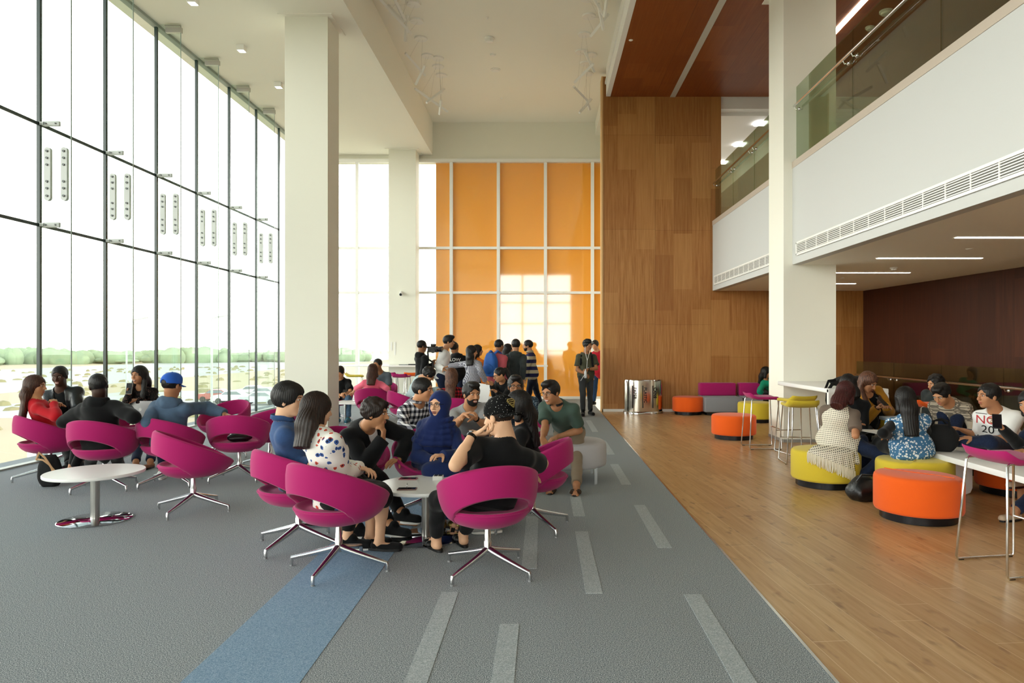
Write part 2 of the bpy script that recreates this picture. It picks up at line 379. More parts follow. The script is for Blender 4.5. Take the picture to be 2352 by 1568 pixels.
# ------------------------------------------------------------------ glass curtain wall on the left
MULL = [9.01-1.36*k for k in range(12, 0, -1)]+[9.01+1.36*k for k in range(0, 9)]
GZ0 = -.25
for i in range(len(MULL)-1):
    y0, y1 = MULL[i], MULL[i+1]
    if y1 < -6: continue
    struct('window_%d' % (i+2), MB().box(XL-.01, XL+.01, max(y0, YN)+.015, min(y1, YB)-.015, GZ0, ZL), glass)
t = MB()
for z in (3.12, 4.455): t.box(XL-.012, XL+.012, YN, 17.2, z-.02, z+.02)
struct('trim_window_transoms', t, siliconm)
t = MB()
for y in MULL:
    if YN < y < 17.3: t.box(XL-.014, XL+.03, y-.022, y+.022, GZ0, ZL)
struct('trim_window_mullions', t, seal)
struct('trim_window_head', MB().box(XL-.05, XL+.05, YN, YB, ZL-.05, ZL), mat('grey_metal_trim', '#9aa39b', .5))
struct('trim_window_foot', MB().box(XL-.05, XL+.06, YN, YB, -.05, .02), mat('grey_metal_trim'))
for n_, y in enumerate([q for q in MULL if 4. < q < 17.]):
    fn = empty('glass_fin', (XL+.03, y, 0)); tag(fn, 'clear glass fin stiffening the window wall, number %s of the row from the near end' % ['zero', 'one', 'two', 'three', 'four', 'five', 'six', 'seven', 'eight', 'nine'][n_+1], 'glass fin', 'glass fins of the window wall')
    MB().box(0, .40, -.009, .009, .0, ZL).obj('fin_pane', finglass, fn)
    MB().box(.398, .403, -.010, .010, .0, ZL-.02).obj('fin_edge', mat('fin_edge_glass', '#8fa39c', .2), fn)
    for z in (3.12, 4.455):
        MB().box(.0, .05, -.03, .03, z-.02, z+.02).box(.04, .25, -.018, .018, z-.032, z+.032, .004).obj('clamp', mat('white_metal_clamp', '#c4c9c5', .35), fn)
        MB().tube([(.075, -.03, z), (.075, .03, z)], .011, 8).tube([(.205, -.03, z), (.205, .03, z)], .011, 8).obj('bolts', boltm, fn)
    for x in (.095, .315):
        pl = MB(); prof = []
        for k in range(13): a = PI*k/12; prof.append((x+.042*math.cos(a), 4.10+.042*math.sin(a)))
        for k in range(13): a = PI+PI*k/12; prof.append((x+.042*math.cos(a), 3.48+.042*math.sin(a)))
        pl.prism(prof, -.022, .022, 'y'); po = pl.obj('splice_plate', mat('white_metal_clamp'), fn)
        b = MB()
        for z in (4.09, 4.0, 3.91, 3.69, 3.6, 3.5): b.tube([(x, -.036, z), (x, .036, z)], .016, 8)
        b.obj('bolts', boltm, po)
    MB().box(.15, .42, -.03, .03, ZL-.15, ZL-.06).box(.15, .42, -.05, -.03, ZL-.05, ZL-.03).obj('top_bracket', steel, fn)
# ------------------------------------------------------------------ end of the room behind the camera (big window that the orange glass mirrors)
struct('wall_near', MB().box(XL-.4, -3.1, YN-.3, YN, 0, ZH+.3).box(1.9, XE, YN-.3, YN, 0, ZH+.3).box(-3.1, 1.9, YN-.3, YN, 6.4, ZH+.3), paint)
struct('window_40', MB().box(-3.1, 1.9, YN-.16, YN-.14, 0, 6.4), glass)
f2 = MB()
for x in (-3.1, -1.43, .23, 1.9): f2.box(x-.05, x+.05, YN-.2, YN-.05, 0, 6.4)
for z in (1.2, 3.07, 4.5): f2.box(-3.1, 1.9, YN-.2, YN-.05, z-.035, z+.035)
struct('window_frame_near', f2, framew)
# ------------------------------------------------------------------ outside
g = MB(); g.box(-900, 300, -500, 900, -5.4, -5.0); struct('ground_desert', g, sand)
struct('ground_parking', MB().box(-60, -12, 62, 100, -5.0, -4.98), asphalt)
struct('ground_road', MB().box(-150, -75, -200, 600, -5.0, -4.97), asphalt)
# ------------------------------------------------------------------ fabrics
def fabric(name, col, rough=.9, sheen=.15):
    g = NT(name, rough, spec=.2, sheen=sheen); n = g.noise(420, detail=1)
    g.bump(n, .12, .002); g.p.inputs['Base Color'].default_value = hexc(col); return g.m
magenta = fabric('magenta_wool', '#a81c63'); yellowf = fabric('mustard_wool', '#d6bd38'); orangef = fabric('orange_wool', '#f0621c')
greyf = fabric('grey_wool', '#8e9096'); lgreyf = fabric('light_grey_wool', '#b5b3b6')
def sstep(a, b, x): t = min(1, max(0, (x-a)/(b-a))); return t*t*(3-2*t)

# ------------------------------------------------------------------ swivel tub chair
def chair_band():
    mb = MB(); NA = 84; rings = []
    def Rz(z):  # outer radius against height
        return float(np.interp(z, [.315, .335, .36, .39, .43, .50, .58, .66, .72, .77], [.10, .185, .245, .276, .302, .326, .338, .338, .331, .318]))
    for i in range(NA):
        ph = 2*PI*i/NA; c = (1-math.cos(ph))/2; b = abs(ph-PI)     # b: angle from the back
        fs_ = 1+.13*max(0, math.cos(ph))**1.5
        zt = .430+.332*c**.74
        if b < R(64): zl = .425+.142*math.cos(b/R(64)*PI/2)**.75
        else: zl = .425-.07*sstep(R(64), R(82), b)
        th = .036-.008*c; ring = []; ns = 10
        for k in range(ns):                                       # outer, going up
            z = zl+(zt-.014-zl)*k/(ns-1); ring.append((Rz(z)+.004, z))
        r1 = Rz(zt)
        ring += [(r1-.004, zt-.004), (r1-.016, zt), (r1-th+.008, zt-.004)]
        for k in range(ns):
            z = zt-.014-(zt-.014-zl)*k/(ns-1); ring.append((max(.05, Rz(z)-th), z))
        r0 = Rz(zl); ring += [(r0-th+.008, zl-.008), (r0-.010, zl-.009)]
        rings.append([(r*math.sin(ph), -r*math.cos(ph)*fs_, z) for r, z in ring])
    m = len(rings[0]); vs = [p for r in rings for p in r]; fs = []
    for i in range(NA):
        j = (i+1) % NA
        for k in range(m): fs.append((i*m+k, j*m+k, j*m+(k+1) % m, i*m+(k+1) % m))
    return mb.add(vs, fs, True)
def chair_seat():
    mb = MB(); NA = 64; rings = []
    for i in range(NA):
        ph = 2*PI*i/NA; b = abs(ph-PI); k_ = 1-sstep(R(35), R(75), b)
        s = (1+.015*k_)*(1+.13*max(0, math.cos(ph))**1.5); dz = .004*k_
        prof = [(.0, .318), (.09, .316), (.165, .327), (.222, .349), (.255, .375), (.276, .402), (.287, .424+dz), (.287, .438+dz), (.279, .447+dz), (.266, .447+dz), (.248, .434+dz), (.225, .424), (.17, .432), (.08, .437), (.0, .437)]
        rings.append([(r*s*math.sin(ph), -r*s*math.cos(ph), z) for r, z in prof])
    m = len(rings[0]); vs = [p for r in rings for p in r]; fs = []
    for i in range(NA):
        j = (i+1) % NA
        for k in range(m-1): fs.append((i*m+k, j*m+k, j*m+k+1, i*m+k+1))
    return mb.add(vs, fs, True)
CH = {}
def make_chair():
    t = empty('tub_chair', (0, 0, 0))
    chair_band().obj('backrest', magenta, t)
    chair_seat().obj('seat', magenta, t)
    mb = MB(); pts = []                                      # piping along the seat lip at the slot
    for k in range(29):
        ph = PI+R(-70+5*k); bk_ = abs(ph-PI); k_ = 1-sstep(R(35), R(75), bk_); s = 1+.015*k_; pts.append((.290*s*math.sin(ph), -.290*s*math.cos(ph), .432+.004*k_))
    mb.tube(pts, .0045, 6).obj('seat_piping', magenta, t)
    c = MB(); c.lathe([(.026, .12), (.026, .21), (.022, .215), (.021, .335)], 20); c.obj('column', alum, t)
    MB().lathe([(.10, .322), (.10, .330)], 20).obj('mounting_plate', steel, t)
    for k in range(4):
        a = PI/2*k+PI/4; dx, dy = math.cos(a), math.sin(a); pts = []; rr = []
        for u in np.linspace(0, 1, 9):
            r = .012+.338*u; pts.append((dx*r, dy*r, .150-.093*u**.9)); rr.append(.0235-.0105*u)
        l = MB().tube(pts, rr, 10); l.tube([(dx*.346, dy*.346, .062), (dx*.352, dy*.352, .045), (dx*.353, dy*.353, .012)], [.013, .0135, .013], 10)
        lo_ = l.obj('leg', alum, t)
        MB().tube([(dx*.353, dy*.353, .0), (dx*.353, dy*.353, .013)], .0115, 10).obj('foot_glide', mat('grey_plastic', '#8a8c8e', .5), lo_)
    return t
proto_chair = make_chair()
def chair(x, y, fx, fy, label, spin=None):
    """placed so that its open side looks towards (fx, fy)"""
    global proto_chair
    o = proto_chair if 'c' not in CH else copy_tree(proto_chair); CH['c'] = 1
    o.location = (x, y, 0); rz = math.atan2(fy, fx)+PI/2      # local front is -Y
    o.rotation_euler[2] = rz
    if spin is not None:                                      # the star base turns freely under the shell
        for ch in o.children:
            if ch.name.split('.')[0] == 'leg': ch.rotation_euler[2] = R(spin)-rz
    tag(o, label, 'chair', 'magenta tub chairs'); return o
# (x, y, front dir, label, star base angle)
chair(-.377, 4.615, -.36, .93, 'magenta tub chair seating the man in black t-shirt and speckled cap, nearest the camera', -35-45)
chair(-1.40, 4.67, .58, .81, 'magenta tub chair seating the long-haired woman in the white floral blouse', -10-45)
chair(-1.87, 5.22, .72, .69, 'magenta tub chair seating the young man in the blue denim shirt', -20-45)
chair(-1.03, 6.20, .05, -1, 'magenta tub chair seating the woman in the navy headscarf', -20)
chair(-.09, 5.72, -.97, .15, 'magenta tub chair seen from its back right side, behind the man in the speckled cap', -57-45)
chair(-1.76, 6.30, .8, -.6, 'magenta tub chair seating the man in black blazer with his hand on his chin', 10)
chair(-3.24, 6.32, .80, .60, 'empty magenta tub chair with its back to the left, beside the vacant round table', -8-45)
chair(-5.60, 7.75, .65, .75, 'magenta tub chair of the woman in red, leftmost of the row', -22)
chair(-4.69, 7.30, .10, 1, 'magenta tub chair of the man in black hoodie, seen from straight behind', 20)
chair(-4.10, 7.52, .35, .93, 'magenta tub chair of the man in blue cap and hooded jacket', 12)
chair(-3.49, 7.83, -.18, 1, 'empty magenta tub chair with a dark bag lying on its seat', 8)
chair(-4.42, 9.45, -.35, -.94, 'empty magenta tub chair turned to us beside the window, farthest of the left group', 30)
chair(-3.45, 8.62, -.75, .6, 'empty magenta tub chair behind the one holding the dark bag', 40)
chair(-6.13, 8.95, .75, -.6, 'magenta tub chair of the man in leather jacket by the window', 20)
chair(-5.38, 9.15, .05, -1, 'magenta tub chair of the woman in black lace top', 25)
chair(-3.18, 12.75, -.05, 1, 'magenta tub chair seating the woman in the pink top', 10)
chair(-4.20, 13.85, .6, -.8, 'magenta tub chair of the man in black t-shirt beside the big left pillar', 30)
chair(-3.40, 14.3, -.2, -1, 'magenta tub chair of the man sitting beyond the woman in pink', 30)
chair(-2.38, 11.9, .8, .45, 'magenta tub chair of the person in pale blue shirt bending forward', 30)
chair(-1.36, 10.35, -.05, 1, 'magenta tub chair of the woman in red checked shirt with long brown hair', 20)
chair(-.58, 11.3, -.6, -.8, 'magenta tub chair of the young woman with ponytail and glasses', 0)

chair(-.26, 8.35, .0, -1, 'magenta tub chair of the man in printed navy shirt behind the speckled cap', 10)
# ------------------------------------------------------------------ round pedestal tables
def round_table(x, y, label, r=.385, h=.43, rb=.285):
    t = empty('round_table', (x, y, 0)); tag(t, label, 'table', 'low round white tables')
    MB().lathe([(r-.012, h-.028), (r-.003, h-.026), (r, h-.02), (r, h-.004), (r-.003, h)], 72).obj('tabletop', whitelam, t)
    MB().lathe([(.036, .012), (.036, h-.026)], 28).obj('column', steel, t)
    MB().lathe([(rb, .0), (rb, .006), (rb-.012, .011), (.05, .018), (.04, .02)], 64).obj('base', mat('mirror_steel', '#c9c9cc', .06, 1.), t)
    MB().lathe([(.12, h-.04), (.12, h-.027)], 24).obj('top_plate', steel, t)
    return t
round_table(-3.92, 5.97, 'vacant round white table on a steel foot at the left of the carpet')
round_table(-.93, 5.42, 'round white table with phones on it amid the front group')
# rectangular low tables of the middle group
def low_table(x0, x1, y0, y1, h, label):
    t = empty('coffee_table', ((x0+x1)/2, (y0+y1)/2, 0)); tag(t, label, 'table'); w_, d_ = (x1-x0)/2, (y1-y0)/2
    MB().box(-w_, w_, -d_, d_, h-.035, h, .006).obj('tabletop', whitelam, t)
    for sx in (-1, 1):
        for sy in (-1, 1): MB().tube([(sx*(w_-.07), sy*(d_-.07), 0), (sx*(w_-.07), sy*(d_-.07), h-.03)], .028, 16).obj('leg', alum, t)
    return t
low_table(-4.0, -3.3, 12.95, 13.6, .45, 'small white table with papers on it beside the big left pillar')
def sheet(x, y, z, a, label, wx=.21, wy=.297, col=None, name='paper_sheet', cat='paper', grp=None):
    o = MB().box(-wx/2, wx/2, -wy/2, wy/2, 0, .004).obj(name, col or mat('paper_white', '#f4f4f2', .8), None, (x, y, z), a); tag(o, label, cat, grp); return o
sheet(-3.75, 13.2, .452, .3, 'white papers spread on the small table by the left pillar', .5, .3)
sheet(-3.5, 13.15, .457, -.2, 'dark notebook lying on the papers of the small table', .2, .15, blackp, 'notebook', 'notebook')

# ------------------------------------------------------------------ ottomans
def ottoman(x, y, m, label, r=.36, h=.395, rot=0., cleft=True):
    t = empty('ottoman', (x, y, 0), rot); tag(t, label, 'ottoman', 'round upholstered stools on dark plinths')
    prof = [(r-.03, .072), (r-.008, .078), (r, .10), (r, h-.045), (r-.006, h-.02), (r-.02, h-.006), (r-.04, h), (r*.5, h+.006), (.0, h+.007)]
    mb = MB(); N_ = 72; rings = []
    for (rr, z) in prof:
        ring = []
        for k in range(N_):
            a = 2*PI*k/N_; x_, y_ = rr*math.cos(a), rr*math.sin(a)
            dz = 0
            if cleft and z > .3:                              # one half of the top stands a little proud of a curved seam
                dz = -.016*sstep(-.012, .012, y_-(.10*math.sin(x_*5)))
            ring.append((x_, y_, z+dz))
        rings.append(ring)
    vs = [p for q in rings for p in q]; fs = [tuple(range(N_-1, -1, -1))]
    for i in range(len(prof)-1):
        for k in range(N_): fs.append((i*N_+k, i*N_+(k+1) % N_, (i+1)*N_+(k+1) % N_, (i+1)*N_+k))
    mb.add(vs, fs, True); mb.obj('cushion', m, t, sharp=R(60))
    if cleft:
        s = MB(); pts = []
        for k in range(25):
            x_ = -r*.97+2*r*.97*k/24; y_ = .10*math.sin(x_*5)
            if x_*x_+y_*y_ < (r-.03)**2: pts.append((x_, y_, h+.0045))
        s.tube(pts, .004, 6)
        a = math.atan2(pts[-1][1], pts[-1][0]); s.tube([(math.cos(a)*(r+.001), math.sin(a)*(r+.001), z) for z in (h-.02, h-.12)], .004, 6)
        s.obj('seam', m, t)
    MB().lathe([(r-.055, 0), (r-.05, .004), (r-.05, .075)], 48).obj('plinth', mat('dark_steel_plinth', '#222226', .3, .6), t)
    return t
ottoman(3.32, 6.05, orangef, 'largest and nearest orange round stool, in front of the long white table', rot=R(-75))
ottoman(3.10, 7.50, yellowf, 'mustard round stool under the woman in cream crochet shawl', cleft=False)
ottoman(3.76, 6.92, yellowf, 'mustard round stool under the woman in the blue floral vest', rot=R(40))
ottoman(3.15, 11.3, orangef, 'orange round stool behind the magenta bar stool, left of the white column', cleft=False)
ottoman(3.24, 15.3, orangef, 'farthest orange round stool, between recycling bin and grey sofa', .345, cleft=False)
ottoman(4.30, 13.8, yellowf, 'mustard round stool half hidden by the white column', cleft=False)
ottoman(4.90, 7.10, orangef, 'orange round stool in the shade beyond the long white table', cleft=False)
ottoman(4.90, 6.15, orangef, 'orange round stool at the right edge under the woman with the phone', cleft=False)
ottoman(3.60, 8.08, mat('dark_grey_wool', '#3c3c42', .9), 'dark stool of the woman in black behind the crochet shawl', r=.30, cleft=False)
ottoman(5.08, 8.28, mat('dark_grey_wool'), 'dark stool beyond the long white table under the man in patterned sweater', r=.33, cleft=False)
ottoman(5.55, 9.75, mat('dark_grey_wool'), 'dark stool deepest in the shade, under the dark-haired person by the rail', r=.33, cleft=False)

# grey lounge bench, oval, on chrome legs
def lounge(x, y, a, b, label, rot=0., h=.44):
    t = empty('lounge_bench', (x, y, 0), rot); tag(t, label, 'bench', 'pale grey oval benches')
    n = 2.6; prof = [(.93, .17), (.985, .185), (1., .22), (1., h-.06), (.985, h-.02), (.95, h-.004), (.85, h), (0, h+.004)]
    vs = []; N_ = 64
    for s, z in prof:
        for k in range(N_):
            an = 2*PI*k/N_; c_, s_ = math.cos(an), math.sin(an)
            vs.append((a*s*math.copysign(abs(c_)**(2/n), c_), b*s*math.copysign(abs(s_)**(2/n), s_), z))
    fs = [tuple(range(N_-1, -1, -1))]
    for i in range(len(prof)-1):
        for k in range(N_): fs.append((i*N_+k, i*N_+(k+1) % N_, (i+1)*N_+(k+1) % N_, (i+1)*N_+k))
    MB().add(vs, fs, True).obj('cushion', lgreyf, t, sharp=R(60))
    for sx in (-1, 1):
        for sy in (-1, 1): MB().box(sx*a*.72-.016, sx*a*.72+.016, sy*b*.72-.006, sy*b*.72+.006, 0, .18).obj('leg', alum, t)
    return t
lounge(.22, 7.85, .50, .45, 'pale grey rounded bench under the man in green polo shirt')
lounge(-1.05, 7.75, .62, .42, 'pale grey rounded bench between the headscarf woman and the plaid shirt man')

# ------------------------------------------------------------------ sofas at the oak wall
def sofa(x, label, w_=.84):
    t = empty('sofa_unit', (x, 15.35, 0)); tag(t, label, 'sofa', 'grey sofa units with magenta backs')
    MB().box(-w_/2, w_/2, -.38, .36, .07, .40, .03).obj('seat', greyf, t)
    MB().box(-w_/2+.01, w_/2-.01, .10, .36, .40, .69, .035).obj('backrest', magenta, t)
    MB().box(-w_/2+.06, w_/2-.06, -.32, .30, 0, .08).obj('plinth', blackp, t)
sofa(3.96, 'grey sofa unit with magenta back, left one at the oak wall'); sofa(4.85, 'grey sofa unit with magenta back, seating the woman in green')
sofa(5.75, 'grey sofa unit hidden behind the white column')

# ------------------------------------------------------------------ recycling bin
def bin_():
    t = empty('recycling_bin', (1.50+.48, 15.55, 0)); tag(t, 'oval mirror-steel recycling bin with paper, plastic and cans slots at the oak wall', 'bin')
    t.location = ((1477-VX)*15.5/F_PX, 15.5, 0)
    N_ = 64
    def oval(s, z, a=.44, b=.24):
        return [((a*s)*math.copysign(abs(math.cos(k*2*PI/N_))**.62, math.cos(k*2*PI/N_)), b*s*math.copysign(abs(math.sin(k*2*PI/N_))**.85, math.sin(k*2*PI/N_)), z) for k in range(N_)]
    def stack(lst):
        vs = [p for s, z in lst for p in oval(s, z)]; fs = [tuple(range(N_-1, -1, -1)), tuple((len(lst)-1)*N_+k for k in range(N_))]
        for i in range(len(lst)-1):
            for k in range(N_): fs.append((i*N_+k, i*N_+(k+1) % N_, (i+1)*N_+(k+1) % N_, (i+1)*N_+k))
        return MB().add(vs, fs, True)
    ms = mat('mirror_steel'); stack([(1.0, .05), (1., .72), (.99, .75)]).obj('body', mat('bin_steel', '#cfc8bd', .12, 1.), t)
    stack([(1.03, 0), (1.03, .045), (1.0, .055)]).obj('base', ms, t)
    stack([(.985, .745), (.97, .765), (.9, .77)]).obj('lid', ms, t)
    for k, (x, word) in enumerate(((-.27, 'PAPER'), (-.04, 'PLASTIC'), (.185, 'CANS'))):
        MB().box(x-.012, x+.012, -.246, -.235, .14, .64).obj('slot', mat('slot_black', '#120a06', .6), t)
        cu = bpy.data.curves.new(word.lower(), 'FONT'); cu.body = word; cu.size = .088; cu.offset = .003; cu.extrude = .0015; cu.space_character = 1.08
        q = bpy.data.objects.new('tmp', cu); COL.objects.link(q); me = bpy.data.meshes.new_from_object(q.evaluated_get(bpy.context.evaluated_depsgraph_get())); bpy.data.objects.remove(q)
        me.materials.clear(); me.materials.append(MATS['slot_black']); o = bpy.data.objects.new('lettering', me); COL.objects.link(o); o.parent = t
        o.rotation_euler = (PI/2, R(90), 0); o.location = (x+.028, -.2445, .60)
bin_()

# ------------------------------------------------------------------ bar stools
def make_stool(m, name='bar_stool'):
    t = empty(name, (0, 0, 0)); N_ = 15; vs = []; top = []
    hw, hd = .235, .21
    def zf(u, v):   # u along x (-1 back .. 1 front), v along y
        z = .765+.012*v*v
        if u < -.45: z += .062*((-u-.45)/.55)**1.5
        if u > .8: z -= .02*((u-.8)/.2)
        return z
    for s in (1, 0):
        for i in range(N_):
            for j in range(N_):
                u, v = -1+2*i/(N_-1), -1+2*j/(N_-1)
                x, y = hw*math.copysign(abs(u)**.95, u)*math.sqrt(max(0, 1-.16*v**6)), hd*v*math.sqrt(max(0, 1-.20*u**6)); e = max(abs(u), abs(v))
                th = .048*(1-max(0, (e-.85)/.15)**2*.45)
                z = zf(u, v)+.006-(0 if s else th)-(.012*max(0, (e-.85)/.15)**2 if s else 0)
                vs.append((x, y, z))
    fs = []; M_ = N_*N_
    for i in range(N_-1):
        for j in range(N_-1):
            a = i*N_+j; fs.append((a, a+N_, a+N_+1, a+1)); fs.append((M_+a, M_+a+1, M_+a+N_+1, M_+a+N_))
    rim = [i for i in range(N_)]+[i*N_+N_-1 for i in range(1, N_)]+[(N_-1)*N_+j for j in range(N_-2, -1, -1)]+[i*N_ for i in range(N_-2, 0, -1)]
    for k in range(len(rim)): a, b = rim[k], rim[(k+1) % len(rim)]; fs.append((a, b, M_+b, M_+a))
    MB().add(vs, fs, True).obj('seat', m, t, sharp=R(70))
    for s in (-1, 1):
        y0, y1 = s*.17, s*.215
        p = [(-.05, y0, .742), (-.175, y0, .742), (-.192, y0+s*.002, .725), (-.236, y1, .03), (-.225, y1, .010), (.225, y1, .010), (.236, y1, .03), (.192, y0+s*.002, .725), (.175, y0, .742), (.05, y0, .742)]
        l = MB().tube(p, .0085, 10).obj('leg_frame', chrome, t)
        for x in (-.2, .2): MB().box(x-.02, x+.02, y1-.008, y1+.008, 0, .006).obj('glide', blackp, l)
    MB().tube([(.215, -.19, .30), (.215, .19, .30)], .007, 8).obj('footrest', chrome, t)
    return t
SP = {}
def stool(x, y, m, rz, label, grp='high stools on chrome frames'):
    if m.name not in SP: SP[m.name] = make_stool(m); o = SP[m.name]
    else: o = copy_tree(SP[m.name])
    o.location = (x, y, 0); o.rotation_euler[2] = rz; tag(o, label, 'stool', grp)
stool(3.27, 10.25, magenta, 0, 'magenta bar stool left of the white column')
stool(3.36, 8.95, yellowf, R(83), 'nearer mustard bar stool beside the white counter')
stool(3.62, 9.75, yellowf, R(100), 'mustard bar stool behind the nearer one, closer to the white column')
stool(3.21, 4.69, magenta, R(10), 'big magenta bar stool at the right edge, nearest the camera')
stool(5.05, 8.95, orangef, 0, 'orange bar stool in the shade behind the woman in the floral vest')
stool(-4.9, 17.7, yellowf, R(10), 'mustard bar stool far back by the window wall')
stool(-4.12, 18.3, magenta, R(90), 'magenta bar stool far back, farther one of the pair by the far pillar')
stool(-3.62, 17.4, magenta, R(85), 'magenta bar stool far back, nearer one of the pair by the far pillar')
stool(-3.50, 18.3, orangef, R(90), 'orange bar stool far back beside the man filming')

# ------------------------------------------------------------------ high tables
def high_table(x0, x1, y0, y1, h, label):
    t = empty('high_table', (x0, y0, 0)); tag(t, label, 'table'); a, b = x1-x0, y1-y0
    MB().box(0, a, 0, b, h-.04, h, .004).obj('tabletop', whitelam, t)
    for x in (.02, a-.08): MB().box(x, x+.06, .0, b, 0, h-.04).obj('leg', whitelam, t)
high_table(-5.6, .12, 18.6, 19.1, 1.0, 'long white high table along the orange glass at the far end')
def waterfall(x0, x1, y0, y1, h, label, leg=.06, rad=.09, far_leg=False):
    """table bent from one thick board: legs at the near (and far) end"""
    t = empty('white_counter', (x0, y0, 0)); tag(t, label, 'table'); a, b = x1-x0, y1-y0
    MB().box(0, a, 0, b, h-leg, h, .012).obj('tabletop', whitelam, t)
    def panel(y):
        pr = [(rad*.4, 0), (a-rad, 0)]+[(a-rad+rad*math.sin(q), rad-rad*math.cos(q)) for q in (R(30), R(60), R(90))]+[(a, h-rad)]+[(a-rad+rad*math.cos(q), h-rad+rad*math.sin(q)) for q in (R(30), R(60), R(90))]+[(0, h-.002), (0, rad*.4)]
        MB().prism(pr, y, y+leg, 'y').obj('leg_panel', whitelam, t)
    panel(0.001); 
    if far_leg: panel(b-leg)
waterfall(3.70, 4.48, 8.85, 10.79, .97, 'white counter with rounded end panel running up to the white column')
low = empty('long_low_table', (3.93, 4.6, 0)); tag(low, 'long low white table around which the group at the right studies', 'table')
MB().box(0, .55, 0, 4.35, .395, .45, .004).obj('tabletop', whitelam, low)
for y in (.25, 2.40, 4.0):
    pr = [(.04, 0), (.40, 0), (.45, .02), (.47, .07), (.47, .395), (.04, .395)]
    MB().prism(pr, y, y+.06, 'y').obj('leg_panel', whitelam, low)

# ------------------------------------------------------------------ ceiling fittings
pd = mat('pendant_white', '#f6f4ee', .4)
def pend(stick_pts, can, D, idx, side):
    """two pixel ends of one light stick and its canopy; hangs on two wires"""
    a, b = stick_pts; A, B = W(*a), W(*b)
    c = Vector(((can[0]-VX)*(6.48*F_PX/(VY-can[1]))/F_PX, 6.48*F_PX/(VY-can[1]), ZH))
    t = empty('pendant_lamp', (c.x, c.y, ZH)); A, B, c = A-t.location, B-t.location, Vector((0, 0, 0))
    tag(t, 'white stick-shaped pendant lamp of the %s ceiling row, %s' % (side, idx), 'lamp', 'stick pendants under the high ceiling')
    MB().lathe([(.13, -.03), (.135, -.01), (.135, -.0)], 28).obj('canopy', pd, t)
    MB().tube([A, B], .034, 4).obj('light_stick', pd, t)
    m_ = MB(); m_.tube([A.lerp(B, .2), c+Vector((-.03, 0, -.02))], .0013, 4); m_.tube([A.lerp(B, .8), c+Vector((.03, 0, -.02))], .0013, 4); m_.obj('wires', mat('wire_grey', '#b9b6ad', .5), t)
# sticks at real depth beneath their canopies
ORD = ['first from the far end', 'second from the far end', 'third from the far end', 'fourth from the far end', 'fifth from the far end', 'sixth from the far end', 'seventh from the far end', 'eighth from the far end', 'ninth from the far end', 'tenth from the far end']
LP = [(((1013, 230, 15.6), (1010, 263, 15.9)), (1014, 172)), (((953, 203, 15.2), (1028, 256, 15.9)), (1006, 152)), (((980, 236, 14.9), (1021, 205, 15.3)), (1006, 133)), (((976, 151, 14.4), (955, 194, 14.7)), (982, 127)), (((931, 122, 14.0), (976, 173, 14.6)), (967, 88)), (((936, 35, 13.2), (931, 95, 13.5)), (957, 47)), (((870, -5, 12.4), (944, 77, 13.2)), (950, 8)), (((891, 12, 12.7), (928, 50, 13.0)), (946, -30)), (((905, -4, 12.5), (930, 47, 13.0)), (940, -60))]
for i, (p, c) in enumerate(LP): pend(p, c, 0, ORD[i], 'left')
RP = [(((1347, 228, 15.8), (1355, 252, 16.0)), (1350, 168)), (((1318, 199, 15.2), (1353, 235, 15.8)), (1345, 145)), (((1331, 259, 15.4), (1358, 228, 15.8)), (1358, 125)), (((1343, 118, 14.2), (1365, 165, 14.6)), (1335, 118)), (((1319, 190, 14.6), (1363, 146, 14.2)), (1342, 78)), (((1356, 84, 13.3), (1398, 32, 13.0)), (1353, 36)), (((1374, 8, 12.8), (1386, 69, 13.2)), (1350, -5)), (((1364, -3, 12.6), (1385, 33, 12.9)), (1346, -40)), (((1394, -4, 12.6), (1388, 38, 12.9)), (1362, -70))]
for i, (p, c) in enumerate(RP): pend(p, c, 0, ORD[i], 'right')
def detector(px, py, z, label, r=.06, h=.05, name='smoke_detector'):
    D = (z-CAMZ)*F_PX/(VY-py); t = MB().lathe([(r*.5, -h), (r*.7, -h*.9), (r*.75, -h*.45), (r, -h*.4), (r, 0)], 20).obj(name, pd, None, ((px-VX)*D/F_PX, D, z)); tag(t, label, 'detector')
detector(1124, 88, ZH, 'white round smoke detector on the high ceiling, largest of the three', .10, .09)
detector(1132, 125, ZH, 'small white round fitting on the high ceiling below the large detector', .07, .03)
detector(1138, 160, ZH, 'flat white disc on the high ceiling, lowest of the central line', .12, .03)
detector(1119, 40, ZH, 'tiny white sprinkler on the high ceiling at the top', .03, .03, 'sprinkler')
detector(1152, 225, ZH, 'tiny white sprinkler on the high ceiling near the far wall', .03, .03, 'sprinkler')
detector(1449, 92, ZU, 'tiny white disc in the dark wood ceiling', .04, .015)
detector(2053, 614, ZS, 'white smoke detector on the ceiling under the balcony', .06, .05)
detector(2226, 571, ZS, 'flat pale sprinkler disc on the ceiling under the balcony', .045, .012, 'sprinkler')
detector(1935, 638, ZS, 'small pale sprinkler disc under the balcony close to the white column', .04, .012, 'sprinkler')
detector(2035, 25, ZU, 'round white detector seen through the balcony glass, upper one', .11, .07)
detector(1998, 62, ZU, 'round white detector seen through the balcony glass, lower one', .08, .06)
for k, (px, py) in enumerate(((443, -6), (555, 105), (640, 190))):
    D = (ZL-CAMZ)*F_PX/(VY-py); x = (px-VX)*D/F_PX; t = empty('square_downlight', (x, D, ZL)); tag(t, ['white cube downlight on the low ceiling cut by the top of the photo', 'white cube downlight on the low ceiling, middle one', 'white cube downlight on the low ceiling touching the big pillar'][k], 'light', 'cube downlights on the low ceiling')
    MB().box(-.07, .07, -.07, .07, -.10, 0).obj('housing', paintw, t); MB().box(-.055, .055, -.055, .055, -.104, -.1).obj('diffuser', mat('soft_diffuser', '#ffffff', .5, emit='#ffffff', estr=3.), t)
